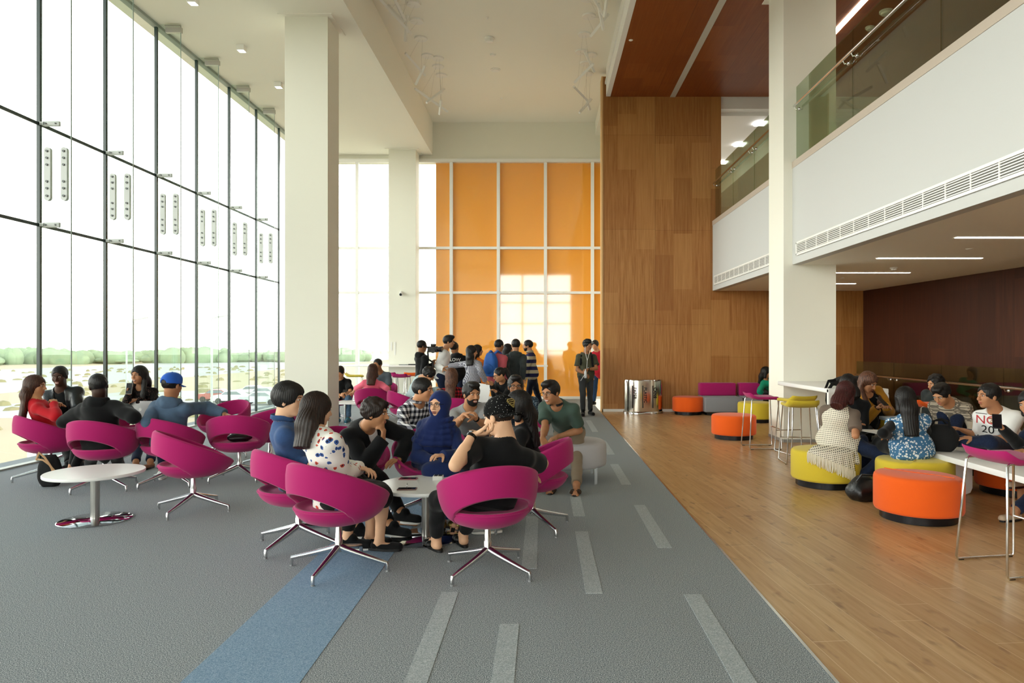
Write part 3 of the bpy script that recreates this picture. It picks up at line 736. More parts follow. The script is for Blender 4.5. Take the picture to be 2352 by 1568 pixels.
# security camera and small wall plates
c_ = W(922, 675, 19.1); t = empty('security_camera', c_); tag(t, 'small white security camera on the far pillar', 'camera')
MB().tube([(-.03, .04, .05), (-.03, -.06, .05)], .02, 10).obj('arm', paintw, t); MB().tube([(0, .02, .04), (0, -.10, -.02)], .05, 14).obj('body', paintw, t); MB().tube([(0, -.10, -.02), (0, -.115, -.028)], .035, 14).obj('lens', blackp, t)
for k, px in enumerate((899, 907)):
    p = W(px, 795, 19.14); tag(MB().box(-.02, .02, -.006, 0, -.25 if k else -.12, .12).obj('wall_plate', paintw, None, (p.x, 19.145, p.z)), ['left','right'][k]+' narrow white plate on the far pillar', 'plate')

# ------------------------------------------------------------------ small props
def phone(p, rz, label, tilt=(0, 0), col=blackp, case=None):
    o = empty('phone', p, rz); tag(o, label, 'phone'); o.rotation_euler[0] = tilt[0]; o.rotation_euler[1] = tilt[1]
    MB().box(-.036, .036, -.073, .073, 0, .009, .003).obj('body', case or col, o); MB().box(-.032, .032, -.066, .066, .0085, .0096).obj('screen', mat('phone_screen', '#16161a', .08), o); return o
phone(((935-VX)*5.55/F_PX, 5.6, .43), R(86), 'phone lying on the front round table, nearest the headscarf woman', case=mat('case_rose', '#a3646e', .4))
ph2 = phone(((935-VX)*5.2/F_PX, 5.2, .43), R(92), 'phone in a clear case with a ring stand on the front round table', case=mat('case_brown', '#6e4a44', .4))
rg = MB().tube([(.0+.018*math.cos(2*PI*k/20), .0, .03+.018*math.sin(2*PI*k/20)) for k in range(20)], .0018, 6, closed=True); r_ = rg.obj('ring', chrome, ph2)
pc = empty('charger_box', (-.86, 5.58, .43)); tag(pc, 'small white charger cube with dark sockets on the front round table', 'charger'); MB().box(-.04, .04, -.04, .04, 0, .035, .004).obj('body', paintw, pc); MB().box(-.033, -.003, -.03, .03, .034, .036).obj('socket', blackp, pc); MB().box(.003, .033, -.03, .03, .034, .036).obj('socket', blackp, pc)
# laptop on the lap of the woman in lace
lp = empty('laptop', (W(325, 962, 8.75).x, 8.75, .60), R(-4)); tag(lp, 'silver laptop open on the lap of the woman in lace top', 'laptop'); sil = mat('silver_laptop', '#c9cbce', .35, .5)
MB().box(-.165, .165, .0, .23, 0, .014, .003).obj('keyboard_base', sil, lp); Ml = Matrix.Rotation(R(8), 4, 'X')
lid = MB().box(-.165, .165, -.007, .0, 0.005, .225, .003, M=Ml).obj('lid', sil, lp)
lg = MB(); ap = [(.02*math.cos(a)*(1-.12*math.cos(2*a+.5)), .115+.021*math.sin(a)-(.004 if abs(a-PI/2) < .3 else 0)) for a in [2*PI*k/24 for k in range(24)]]; lg.prism(ap, -.0095, -.0065, 'y'); lg.prism([(.002, .141), (.010, .149), (.012, .143), (.006, .138)], -.0095, -.0065, 'y')
lgo = lg.obj('lid_logo', mat('white_logo', '#f6f6f6', .3), lp); lgo.rotation_euler[0] = R(8)  # logo in plain white
# bags
def bag(name, c, r, m, label, rz=0., sag=.25, handles=1, cat='bag'):
    t = empty(name, c, rz); tag(t, label, cat); N_, M_ = 26, 14; vs = []
    for i in range(M_+1):
        v = i/M_; z = r[2]*2*v; s = (math.sin(PI*(.08+.84*v))**.45)*(1-sag*v)
        for k in range(N_):
            a = 2*PI*k/N_; w_ = 1+.05*math.sin(5*a+3*v)+.03*math.sin(9*a-7*v)
            vs.append((r[0]*s*w_*math.copysign(abs(math.cos(a))**.7, math.cos(a)), r[1]*s*w_*math.copysign(abs(math.sin(a))**.7, math.sin(a)), z))
    fs = [tuple(range(N_-1, -1, -1)), tuple(M_*N_+k for k in range(N_))]
    for i in range(M_):
        for k in range(N_): fs.append((i*N_+k, i*N_+(k+1) % N_, (i+1)*N_+(k+1) % N_, (i+1)*N_+k))
    MB().add(vs, fs, True).obj('bag_body', m, t, sharp=R(80)); return t
leather = mat('black_leather', '#0d0d10', .35, bump=(30, .4)); tan = mat('tan_leather', '#b48a5e', .5)
b1 = bag('handbag', (-5.36, 7.42, 0), (.13, .08, .17), blackf, 'black handbag with tan strap on the carpet under the red-dressed woman', R(10))
MB().tube([(-.10, -.07, .30), (-.06, -.10, .38), (.0, -.11, .33), (.06, -.10, .22), (.10, -.09, .16)], .012, 8, flat=((0, 1, 0), .4)).tube([(-.10, -.07, .31), (-.02, -.10, .30), (.05, -.10, .24), (.08, -.09, .14)], .010, 8, flat=((0, 1, 0), .4)).obj('strap', tan, b1)
bag('handbag', (-3.47, 7.80, .437), (.15, .11, .05), leather, 'dark leather bag lying on the empty chair beside the blue-capped man', R(20))
bag('shoulder_bag', (-2.36, 8.1, .0), (.22, .15, .24), blackf, 'black bag on the carpet behind the man with hand on chin')
b4 = bag('leather_bag', ((1985-VX)*6.75/F_PX, 6.75, 0), (.20, .16, .12), leather, 'slouched black leather bag on the wood floor behind the nearest orange stool', R(15), .45)
MB().tube([(-.13, -.05, .2), (-.1, -.08, .27), (.02, -.09, .26), (.1, -.05, .19)], .009, 8).obj('handle', leather, b4)
b5 = bag('backpack', (4.15, 9.15, .97), (.30, .16, .075), blackf, 'black backpack lying on the white counter, strap hanging over the edge', R(8), .1)
MB().tube([(-.28, -.1, .07), (-.38, -.13, .05), (-.44, -.13, -.04), (-.45, -.13, -.16), (-.42, -.14, -.30), (-.35, -.14, -.42)], .026, 8, flat=((0, 1, 0), .3)).tube([(-.28, -.05, .1), (-.40, -.08, .09), (-.45, -.1, .0), (-.42, -.12, -.08)], .020, 8, flat=((0, 1, 0), .3)).obj('strap', blackf, b5)
b6 = bag('tote_bag', (4.07, 6.98, .45), (.17, .10, .135), blackf, 'black bag standing on the long white table between floral vest and patterned sweater', R(-20), .2)
MB().tube([(-.11, -.05, .23), (-.09, -.08, .31), (-.02, -.09, .34), (.05, -.08, .31), (.07, -.05, .24)], .010, 8).tube([(-.08, .06, .23), (-.05, .07, .30), (.02, .07, .31), (.08, .06, .24)], .010, 8).obj('handles', blackf, b6)
tr = empty('paper_tray', (4.2, 8.0, .45)); tag(tr, 'tray box of papers with a yellow folder on the long table', 'box')
MB().box(-.19, .19, -.13, .13, 0, .2, .01).obj('box_body', mat('yellow_folder', '#c9a62c', .6), tr); MB().box(-.2, .2, -.14, .14, .2, .24, .004).obj('papers', mat('bluish_paper', '#b9c6d2', .7), tr)
sheet(3.62, 7.33, .60, .2, 'stack of loose white papers on the lap of the woman in crochet shawl', .30, .24, name='paper_stack')
sheet(3.60, 7.36, .606, -.25, 'topmost skewed sheets of the paper pile on the lap of the woman in crochet', .28, .21, name='paper_stack')
sheet(4.3, 6.3, .452, .1, 'white paper sheet on the long table near the right edge')
# things on the far high table
tag(MB().tube([(0, 0, .012), (.25, 0, .012)], .012, 8).tube([(.02, .03, .01), (.12, .05, .01)], .01, 8).obj('sunglasses', mat('grey_plastic'), None, (W(926, 835, 18.8).x-.12, 18.8, 1.0)), 'thin grey glasses lying on the far high table', 'glasses')
tag(MB().box(0, .45, -.05, .05, 0, .035, .01).obj('camera_gear', blackp, None, (W(938, 835, 18.8).x, 18.8, 1.0)), 'dark camera gear lying on the far high table beside the man filming', 'gear')

# ------------------------------------------------------------------ outside: trees, cars, lamp posts, sign
tb = MB(); r2 = random.Random(5)
for i in range(900):
    an = R(-6+i*.09); D = r2.uniform(290, 380); q = r2.uniform(.5, 1.15)
    tb.ell((-D*math.cos(an), D*math.sin(an)+8, -5+1.9*q), (r2.uniform(2, 5), r2.uniform(2, 5), 3.2*q+1.0*math.sin(i*.06)), n=10, m=7)
o = tb.obj('tree_belt', tree_m); tag(o, 'hazy green belt of trees along the horizon outside the window wall', 'trees', kind='stuff')
sb = MB()
for i in range(700):
    an = R(-6+i*.11); D = r2.uniform(60, 230); sb.ell((-D*math.cos(an), D*math.sin(an)+8, -5.0), (r2.uniform(.3, 1.1), r2.uniform(.3, 1.1), r2.uniform(.2, .6)), n=7, m=4)
o = sb.obj('desert_scrub', mat('dry_scrub', '#8f8a66', .95)); tag(o, 'low dry scrub dotted over the sand outside', 'shrubs', kind='stuff')
def car(x, y, m, label):
    t = empty('parked_car', (x, y, -4.98), R(8)); tag(t, label, 'car', 'parked cars outside')
    pr = [(-2.1, .35), (-2.15, .75), (-1.9, .95), (-1.1, 1.0), (-.6, 1.42), (.7, 1.45), (1.35, 1.0), (2.0, .88), (2.15, .6), (2.1, .35)]
    MB().prism(pr, -.85, .85, 'y').obj('body', m, t)
    MB().prism([(-1.0, 1.02), (-.58, 1.36), (.66, 1.38), (1.2, 1.02)], -.86, .86, 'y').obj('windows', mat('car_glass', '#7d8a90', .1), t)
    for sx in (-1.3, 1.3):
        for sy in (-.8, .8): MB().tube([(sx, sy-.1, .33), (sx, sy+.1, .33)], .33, 14).obj('wheel', blackp, t)
wc = mat('car_white', '#eef0f0', .25); sc_ = mat('car_silver', '#b9bec2', .25, .3); rc = mat('car_red', '#b06058', .3)
for i, (x, y, m, c) in enumerate([(-35.5, 78, wc, 'white'), (-34.5, 84, sc_, 'silver'), (-31.5, 76, sc_, 'silver'), (-37.5, 88, wc, 'white'), (-38.5, 80.5, rc, 'reddish'), (-33.5, 91, wc, 'white')]):
    car(x, y, m, '%s car parked outside, %s' % (c, ['nearest of the white ones', 'in the second bay', 'closest to the building', 'behind the silver one', 'the only red one', 'farthest away'][i]))
lampm = mat('pale_grey_post', '#b6bab8', .5)
for i, (x, y) in enumerate([(-70, 72), (-58, 95), (-90, 60), (-45, 75), (-34, 70)]):
    t = empty('street_lamp', (x, y, -5)); tag(t, 'pale thin street lamp outside, %s' % ['left of the man in leather jacket', 'between the second and third mullion', 'faintest at the left', 'beyond the blue-capped man', 'nearest the parked cars'][i], 'lamp')
    MB().tube([(0, 0, 0), (0, 0, 9.5)], .12, 8).obj('post', lampm, t); MB().tube([(0, 0, 9.4), (1.6, 0, 9.7)], .09, 6).obj('arm', lampm, t)
bb = mat('pale_building', '#dcd9d0', .9)
for i, (x, y, w_, h) in enumerate([(-430, 390, 60, 16), (-470, 300, 40, 11), (-520, 560, 90, 18)]):
    t = empty('distant_building', (x, y, -5)); tag(t, 'pale low building on the horizon outside, %s' % ['the widest', 'the smallest', 'the tallest'][i], 'building'); MB().box(-w_/2, w_/2, -8, 8, 0, h).box(-w_/6, w_/6, -6, 6, h, h+4).obj('walls', bb, t)
sg = empty('roadside_sign', (-19.5, 26.5, -5)); tag(sg, 'pale upright sign board standing outside left of the leather-jacket man', 'sign')
MB().box(-.5, .5, -.05, .05, 1.2, 4.6).obj('board', mat('sign_pale', '#e6e8ea', .6), sg); MB().tube([(0, .1, 0), (0, .1, 4.4)], .06, 8).obj('post', lampm, sg)
# ------------------------------------------------------------------ people: signed-distance bodies meshed through openvdb
V = Vector
def npv(p): return np.array([p[0], p[1], p[2]], np.float32)
class Field:
    def __init__(s, lo, hi, v):
        s.lo = np.array(lo, np.float32)-3*v; s.v = v; n = np.ceil((np.array(hi)+3*v-s.lo)/v).astype(int)+1
        s.n = n; s.a = np.full(n, .5, np.float32)
    def win(s, lo, hi, pad):
        i0 = np.clip(np.floor((np.array(lo)-pad-s.lo)/s.v).astype(int), 0, s.n); i1 = np.clip(np.ceil((np.array(hi)+pad-s.lo)/s.v).astype(int)+1, 0, s.n)
        if (i1 <= i0).any(): return None
        g = [(np.arange(i0[k], i1[k], dtype=np.float32)*s.v+s.lo[k]) for k in range(3)]
        return tuple(slice(i0[k], i1[k]) for k in range(3)), g[0][:, None, None], g[1][None, :, None], g[2][None, None, :]
    def put(s, prim, k=.02, op='add'):
        fn, lo, hi = prim; w_ = s.win(lo, hi, k+3*s.v)
        if w_ is None: return s
        sl, X, Y, Z = w_; d = fn(X, Y, Z); a = s.a[sl]
        if op == 'add':
            if k > 0: h = np.maximum(k-np.abs(a-d), 0)/k; s.a[sl] = np.minimum(a, d)-h*h*k*.25
            else: s.a[sl] = np.minimum(a, d)
        else:
            d = -d
            if k > 0: h = np.maximum(k-np.abs(a-d), 0)/k; s.a[sl] = np.maximum(a, d)+h*h*k*.25
            else: s.a[sl] = np.maximum(a, d)
        return s
    def sub(s, prim, k=.004): return s.put(prim, k, 'sub')
    def mesh(s):
        g = vdb.FloatGrid(); g.background = .5; g.copyFromArray(s.a, tolerance=0.0)
        p, q = g.convertToQuads(0.0)[:2]
        return np.asarray(p, np.float32)*s.v+s.lo, np.asarray(q)[:, ::-1]
def _bb(pts, r): P = np.array([npv(p) for p in pts]); return P.min(0)-r, P.max(0)+r
def cone(a, b, ra, rb, flat=None, cut=False):
    """tapered capsule a->b; flat=(dir, factor>1 squeezes); cut: flat end at b"""
    A = npv(a); B = npv(b); ba = B-A; L2 = float(ba@ba)+1e-9; L = math.sqrt(L2)
    if flat: nd = npv(V(flat[0]).normalized()); ff = flat[1]
    def fn(X, Y, Z):
        x, y, z = X-A[0], Y-A[1], Z-A[2]; h = (x*ba[0]+y*ba[1]+z*ba[2])/L2; t = np.clip(h, 0, 1)
        x = x-t*ba[0]; y = y-t*ba[1]; z = z-t*ba[2]
        if flat: c_ = (x*nd[0]+y*nd[1]+z*nd[2])*(ff-1); x = x+c_*nd[0]; y = y+c_*nd[1]; z = z+c_*nd[2]
        d = np.sqrt(x*x+y*y+z*z)-(ra+(rb-ra)*t)
        if cut: d = np.maximum(d, (h-1)*L)
        return d.astype(np.float32)
    lo, hi = _bb((a, b), max(ra, rb)); return fn, lo, hi
def ell(c, ax, r):
    """ellipsoid; ax: three unit vectors"""
    C = npv(c); A = [npv(a) for a in ax]
    def fn(X, Y, Z):
        x, y, z = X-C[0], Y-C[1], Z-C[2]; k0 = 0; k1 = 0
        for i in range(3):
            q = (x*A[i][0]+y*A[i][1]+z*A[i][2])/r[i]; k0 = k0+q*q; k1 = k1+(q/r[i])**2
        k0 = np.sqrt(k0); return (k0*(k0-1)/(np.sqrt(k1)+1e-6)).astype(np.float32)
    m = max(r); return fn, C-m, C+m
WORLD_AX = ((1, 0, 0), (0, 1, 0), (0, 0, 1))
def halfspace(p, n, rad):
    """everything on the n side of the plane, within rad of p"""
    P = npv(p); N_ = npv(V(n).normalized())
    return (lambda X, Y, Z: -((X-P[0])*N_[0]+(Y-P[1])*N_[1]+(Z-P[2])*N_[2]).astype(np.float32)+0*X), P-rad, P+rad
def loft(a, b, lat, prof, off=0., cutb=False, mid=None):
    """torso segment a->b with elliptical sections; prof rows (t, halfwidth, halfdepth, forward shift)"""
    A = V(a); B = V(b); up = (B-A); L = up.length; u = up.normalized(); l = V(lat); l = (l-u*l.dot(u)).normalized(); f = l.cross(u)
    An, un, ln, fn_ = npv(A), npv(u), npv(l), npv(f); T = [p[0] for p in prof]; Wd = [p[1]+off for p in prof]; Dd = [p[2]+off for p in prof]; S = [(p[3] if len(p) > 3 else 0) for p in prof]
    def fn(X, Y, Z):
        x, y, z = X-An[0], Y-An[1], Z-An[2]; t = (x*un[0]+y*un[1]+z*un[2])/L
        w_ = np.interp(t, T, Wd); dd = np.interp(t, T, Dd); s_ = np.interp(t, T, S)
        U = (x*ln[0]+y*ln[1]+z*ln[2])/w_; Vv = (x*fn_[0]+y*fn_[1]+z*fn_[2]-s_)/dd
        rr = np.sqrt(U*U+Vv*Vv); q = (rr-1)*np.sqrt(w_*dd)
        ax = np.maximum(-t, t-1)*L
        if cutb: return np.maximum(q, ax).astype(np.float32)
        return np.where(ax > 0, np.hypot(np.maximum(q, 0), ax)+np.minimum(q, 0), q).astype(np.float32)
    m = max(max(Wd), max(Dd))+.03; lo, hi = _bb((a, b), m); return fn, lo, hi

def vmesh(name, P, Q, m, root, origin, amp=0., freq=14., seed=0, smooth=1, strands=None, group_dir=None):
    if len(P) == 0: return None
    P = np.asarray(P, np.float64)
    me = bpy.data.meshes.new(name)
    nv, nq = len(P), len(Q)
    if smooth or amp or strands:
        # vertex normals
        a, b, c, d = (P[Q[:, i]] for i in range(4)); fnm = np.cross(c-a, d-b); 
        vn = np.zeros_like(P)
        for i in range(4): np.add.at(vn, Q[:, i], fnm)
        vn /= (np.linalg.norm(vn, axis=1)[:, None]+1e-12)
        for _ in range(smooth):                                   # light Laplacian pass removes grid steps
            acc = np.zeros_like(P); cnt = np.zeros(nv)
            for i in range(4):
                j = Q[:, (i+1) % 4]; k = Q[:, i]; np.add.at(acc, k, P[j]); np.add.at(acc, j, P[k]); np.add.at(cnt, k, 1); np.add.at(cnt, j, 1)
            P = P*.5+acc/np.maximum(cnt, 1)[:, None]*.5
        if amp:
            q = P*freq+seed*3.1; wv = np.sin(q[:, 0]*1.3+2*np.sin(q[:, 2]*.7+seed))*np.sin(q[:, 2]*1.1+1.5*np.sin(q[:, 1]*.9))+.6*np.sin(q[:, 1]*1.9+q[:, 2]*1.5+2*np.sin(q[:, 0]*.8))
            wv = wv-.5*np.abs(np.sin(q[:, 2]*.55+q[:, 0]*.9+seed)); P = P+vn*(wv*amp)[:, None]
        if strands:
            c0, up, amp2, nf = strands; c0 = npv(c0); up = npv(up); r_ = P-c0; h = r_@up; r2 = r_-h[:, None]*up
            e1 = np.cross(up, [0.3, .9, .1]); e1 /= np.linalg.norm(e1); e2 = np.cross(up, e1); an = np.arctan2(r2@e2, r2@e1)
            P = P+vn*(amp2*(np.sin(an*nf+2.5*np.sin(h*9+an*2))+.5*np.sin(an*nf*2.3+h*14)))[:, None]
    P = P-np.array(origin, np.float64)
    me.vertices.add(nv); me.vertices.foreach_set('co', P.astype(np.float32).ravel())
    me.loops.add(nq*4); me.loops.foreach_set('vertex_index', Q.astype(np.int32).ravel())
    me.polygons.add(nq); me.polygons.foreach_set('loop_start', np.arange(0, nq*4, 4, dtype=np.int32)); me.polygons.foreach_set('loop_total', np.full(nq, 4, np.int32))
    me.polygons.foreach_set('use_smooth', np.ones(nq, bool)); me.update(calc_edges=True)
    me.materials.append(m)
    o = bpy.data.objects.new(name, me); COL.objects.link(o)
    if root is not None: o.parent = root
    return o

# ------------------------------------------------------------------ skin, hair and cloth materials
def skin(name, col):
    m = mat(name, col, .55, spec=.35, noise=(9, .06)); p = m.node_tree.nodes['Principled BSDF']
    p.inputs['Subsurface Weight'].default_value = 0.0; return m
SK = {'light': skin('skin_light', '#e0b18e'), 'fair': skin('skin_fair', '#e2ae8b'), 'tan': skin('skin_tan', '#c18a63'), 'brown': skin('skin_brown', '#a36f4c'), 'mid': skin('skin_medium', '#b57f5b'), 'dark': skin('skin_dark', '#4c2f22'), 'deep': skin('skin_deep', '#3a2318')}
def hairm(name, a, b):
    g = NT(name, .5, spec=.4); n = g.noise(1., g.vec(g.math('MULTIPLY', g.x, 160.), g.math('MULTIPLY', g.y, 160.), g.math('MULTIPLY', g.z, 9.)), 3, .6)
    g.bump(n, .5, .004); return g.out(g.ramp(n, [(.35, a), (.68, b)]))
HR = {'black': hairm('hair_black', '#060505', '#1a1514'), 'dark': hairm('hair_dark_brown', '#120b08', '#33221b'), 'brown': hairm('hair_brown', '#2a170f', '#5a3524'), 'red': hairm('hair_burgundy', '#1c0a0a', '#54201f'), 'chest': hairm('hair_chestnut', '#2e1a12', '#7a4f38')}
def cloth(name, col, rough=.85, noise=None, sheen=.1): return mat(name, col, rough, spec=.2, sheen=sheen, noise=noise, bump=(260, .15))
whites = mat('eye_white', '#cfc7bd', .3); iris = mat('eye_dark', '#160d09', .15); lipm = mat('lips_natural', '#a3594d', .45); lipd = mat('lips_plum', '#6b2230', .35); teeth = mat('teeth', '#efece4', .3)
stubm = mat('stubble', '#664733', .8, noise=(400, .35)); browm = mat('eyebrow_hair', '#120c09', .8); blackw = mat('glasses_black', '#0b0b0b', .25); soles = mat('white_sole', '#e6e4de', .6)
c_black = cloth('cloth_black', '#0e0f11'); c_blackj = cloth('jacket_black', '#121316'); c_denim = cloth('denim_blue', '#27405f', noise=(60, .2)); c_jeans = cloth('jeans_dark', '#1c2740', noise=(60, .2)); c_jeansl = cloth('jeans_faded', '#4d6680', noise=(25, .25))
c_blueshirt = cloth('shirt_blue', '#35507c', noise=(30, .1)); c_navy = cloth('scarf_navy', '#1b2a5c'); c_navyd = cloth('dress_navy', '#1a2a58'); c_red = cloth('red_knit', '#b5121f'); c_hood = cloth('hoodie_slate_blue', '#4b6078', noise=(14, .12)); c_pink = cloth('top_pink', '#f0708a'); c_pale = cloth('shirt_pale_blue', '#b9ccd0')
c_green = cloth('polo_green', '#42554c'); c_greymel = cloth('tee_grey', '#9a9b9c', noise=(140, .1)); c_khaki = cloth('trousers_khaki', '#8d7d69'); c_olive = cloth('tee_olive', '#4a4a3a'); c_dgrey = cloth('hoodie_dark_grey', '#343a3b', noise=(40, .12)); c_charc = cloth('trousers_charcoal', '#37393b')
c_white = cloth('shirt_white', '#eeeeec'); c_pinkshirt = cloth('shirt_dusty_red', '#b3525b'); c_orange = cloth('scarf_orange', '#e0761d'); c_vest = cloth('vest_red', '#b01a2c'); c_teal = cloth('sweater_green', '#12926f'); c_mustard = cloth('cardigan_mustard', '#a87420'); c_tee = cloth('tee_white', '#f2f2f0'); c_brownt = cloth('tee_taupe', '#6b5d52'); c_greyv = cloth('tee_slate', '#5c6670')
c_leather = mat('leather_jacket', '#1a1c1f', .35, bump=(25, .5))
def plaid(name, a, b, c, s=.05, diag=False):
    g = NT(name, .85, spec=.2); u = g.math('ADD', g.x, g.math('MULTIPLY', g.y, .8)); v = g.z
    su = g.stripe(u, s, .5); sv = g.stripe(v, s, .5); m1 = g.mix(g.math('MULTIPLY', g.math('ADD', su, sv), .5), a, c)
    both = g.math('MULTIPLY', su, sv); return g.out(g.mix(both, g.mix(g.math('SUBTRACT', g.math('ADD', su, sv), both, clamp=True), a, b), c))
c_plaid = plaid('shirt_black_white_plaid', '#e9e9ea', '#77777f', '#15151c', .062); c_redcheck = plaid('shirt_red_check', '#a11f24', '#5a1216', '#1a0d10', .05); c_hounds = plaid('shirt_houndstooth', '#dcdce2', '#8c8c98', '#2c2c3c', .022)
def mk_stripes():
    g = NT('sweater_navy_beige_stripes', .9, spec=.1); return g.out(g.mix(g.stripe(g.z, .155, .48, .1), '#2a2b4e', '#b3a88e'))
c_stripe = mk_stripes()
def mk_floral(name, base, c1, c2, c3, sc=11., th=.36):
    g = NT(name, .8, spec=.2); v = g.voro(sc); n = g.noise(24., detail=3); n2 = g.noise(5., detail=1)
    k = g.math('ADD', v, g.math('MULTIPLY', g.math('SUBTRACT', n, .5), .9)); f1 = g.math('LESS_THAN', k, th)
    cc = g.mix(g.math('GREATER_THAN', n2, .52), c1, c2); cc = g.mix(g.math('LESS_THAN', k, th*.45), cc, c3)
    return g.out(g.mix(f1, base, cc))
c_floral = mk_floral('blouse_white_floral', '#f1efe9', '#3c5c9c', '#c8503c', '#1e2238', 21., .30); c_fvest = mk_floral('vest_blue_floral', '#3f6c92', '#d4dade', '#cfd8dc', '#e2e6e6', 42., .40)
c_lace = mk_floral('lace_top_black', '#141112', '#3a2a26', '#6b5148', '#221818', 60., .35); c_lacew = mk_floral('print_black_white', '#121214', '#e2e2e2', '#d8d8d8', '#101010', 55., .4)
c_dots = mk_floral('shirt_navy_printed', '#31404f', '#7c8c99', '#6f808e', '#91a0aa', 50., .3)
def mk_fair():
    g = NT('sweater_beige_patterned', .95, spec=.1); u = g.math('ADD', g.x, g.math('MULTIPLY', g.y, .9)); z = g.z
    zz = g.math('ADD', g.math('ABSOLUTE', g.math('SUBTRACT', g.math('FRACT', g.math('DIVIDE', u, .06)), .5)), g.math('ABSOLUTE', g.math('SUBTRACT', g.math('FRACT', g.math('DIVIDE', z, .09)), .5)))
    d1 = g.math('LESS_THAN', g.math('ABSOLUTE', g.math('SUBTRACT', zz, .45)), .10); d2 = g.math('LESS_THAN', zz, .13)
    ln = g.stripe(z, .045, .16); zig = g.stripe(g.math('ADD', z, g.math('MULTIPLY', g.math('ABSOLUTE', g.math('SUBTRACT', g.math('FRACT', g.math('DIVIDE', u, .02)), .5)), .016)), .03, .25)
    f = g.math('ADD', g.math('ADD', d1, d2), g.math('ADD', ln, zig), clamp=True)
    band = g.math('GREATER_THAN', z, .66)                        # plain knit below the chest bands
    return g.out(g.mix(g.math('MULTIPLY', g.math('MULTIPLY', f, .8), band), '#c2b6a2', '#4b4540'))
c_fair = mk_fair()
def mk_crochet():
    g = NT('shawl_cream_crochet', .9, spec=.1); u = g.math('SUBTRACT', g.x, g.math('MULTIPLY', g.y, .55)); s = .021
    a = g.math('ABSOLUTE', g.math('SUBTRACT', g.math('FRACT', g.math('DIVIDE', g.math('ADD', u, g.math('MULTIPLY', g.z, .2)), s)), .5)); b = g.math('ABSOLUTE', g.math('SUBTRACT', g.math('FRACT', g.math('DIVIDE', g.math('SUBTRACT', g.z, g.math('MULTIPLY', u, .2)), s)), .5))
    h = g.math('LESS_THAN', g.math('ADD', g.math('POWER', a, 2.), g.math('POWER', b, 2.)), .062)
    return g.out(g.mix(h, '#e6dfcd', '#35302c'))
c_croch = mk_crochet(); c_cream = cloth('cream_yarn', '#e3dac4')
def mk_cap():
    g = NT('cap_black_speckled', .9, spec=.1); v = g.voro(75.); n = g.noise(12.); return g.out(g.mix(g.math('LESS_THAN', v, g.math('MULTIPLY', n, .30)), '#131313', '#d9d9d6'))
c_cap = mk_cap(); c_bluecap = cloth('cap_blue', '#2b5fc0'); gold = mat('antique_gold', '#a08d55', .35, .8)

# ------------------------------------------------------------------ the figure
MT = [(0, .155, .115, .0), (.18, .150, .110, .0), (.42, .138, .098, .005), (.62, .152, .106, .008), (.76, .158, .108, .006), (.86, .135, .098, .0), (.94, .090, .078, -.005), (1.0, .058, .062, -.008)]
FT = [(0, .158, .115, .0), (.18, .150, .106, .0), (.42, .116, .086, .005), (.62, .128, .094, .008), (.76, .134, .098, .006), (.86, .112, .088, .0), (.94, .076, .068, -.005), (1.0, .050, .054, -.008)]
def yawv(y): return V((math.sin(R(y)), -math.cos(R(y)), 0))
def reach(o, t, L):
    """joint at distance L from o that lies on the sight line of t, else as near to it as the bone allows"""
    C = V((0, 0, CAMZ)); t = V(t); d = (t-C).normalized(); oc = C-V(o); b = oc.dot(d); q = b*b-(oc.dot(oc)-L*L)
    if q < 0: p = C+d*(-b); return V(o)+(p-V(o)).normalized()*L
    q = math.sqrt(q); r = (t-C).length; k = min((-b-q, -b+q), key=lambda z: abs(z-r)); return C+d*k
def ik(a, c, l1, l2, pole):
    d = c-a; L = d.length
    if L > (l1+l2)*.999: k = L/((l1+l2)*.999); l1 *= k; l2 *= k
    L = max(L, abs(l1-l2)+.01); u = d.normalized(); x = (l1*l1-l2*l2+L*L)/(2*L); h = math.sqrt(max(0, l1*l1-x*x))
    p = V(pole); p = p-u*p.dot(u); p = p.normalized() if p.length > 1e-4 else V((0, 0, 1)); return a+u*x+p*h
def hand(F, w_, d, n, side, s, curl, vx, rk=1.):
    """palm, four unequal fingers, thumb; d fingers direction, n palm normal, side +1 left / -1 right"""
    d = V(d).normalized(); n = V(n); n = (n-d*n.dot(d)).normalized(); t = d.cross(n)*side  # thumb side
    rk = rk*(1.12 if vx > .0065 else 1.)
    def rot(v, ax, a): return Matrix.Rotation(a, 3, ax) @ v
    ax = d.cross(n)
    fo = [.031, .0105, -.0105, -.029]; fl = [.93, 1.04, .98, .78]
    for i in range(4):
        k0 = w_+t*fo[i]*.55*s+d*.015*s; kn = w_+t*fo[i]*s+d*(.088-.006*abs(i-1))*s
        F.put(cone(k0, kn, .0165*s, .0125*s, flat=(n, 1.15)), .012)
    for i in range(4):
        p = w_+t*fo[i]*s+d*(.088-.006*abs(i-1))*s; q = rot(d, ax, 0)
        for j, (ln, bend, r0, r1) in enumerate([(.043, 45, .0098, .0088), (.027, 55, .0088, .0080), (.021, 35, .0080, .0068)]):
            q = rot(q, ax, R(bend)*(curl+.05*i*(curl > .05))); e = p+q*ln*fl[i]*s+t*(.10*(1.5-i)*ln*s*(1-curl))
            F.put(cone(p, e, r0*s*rk, r1*s*rk), .0035); p = e
    p = w_+t*.022*s+d*.022*s; q = (d*.62+t*.72+n*.30).normalized()
    for ln, bend, r0, r1 in [(.042, 0, .0145, .0125), (.033, 20, .0118, .0105), (.027, 25, .0105, .0085)]:
        q = (q+(n*.5-t*.35)*math.sin(R(bend))*(.4+curl)).normalized(); e = p+q*ln*s; F.put(cone(p, e, r0*s*rk, r1*s*rk), .008); p = e

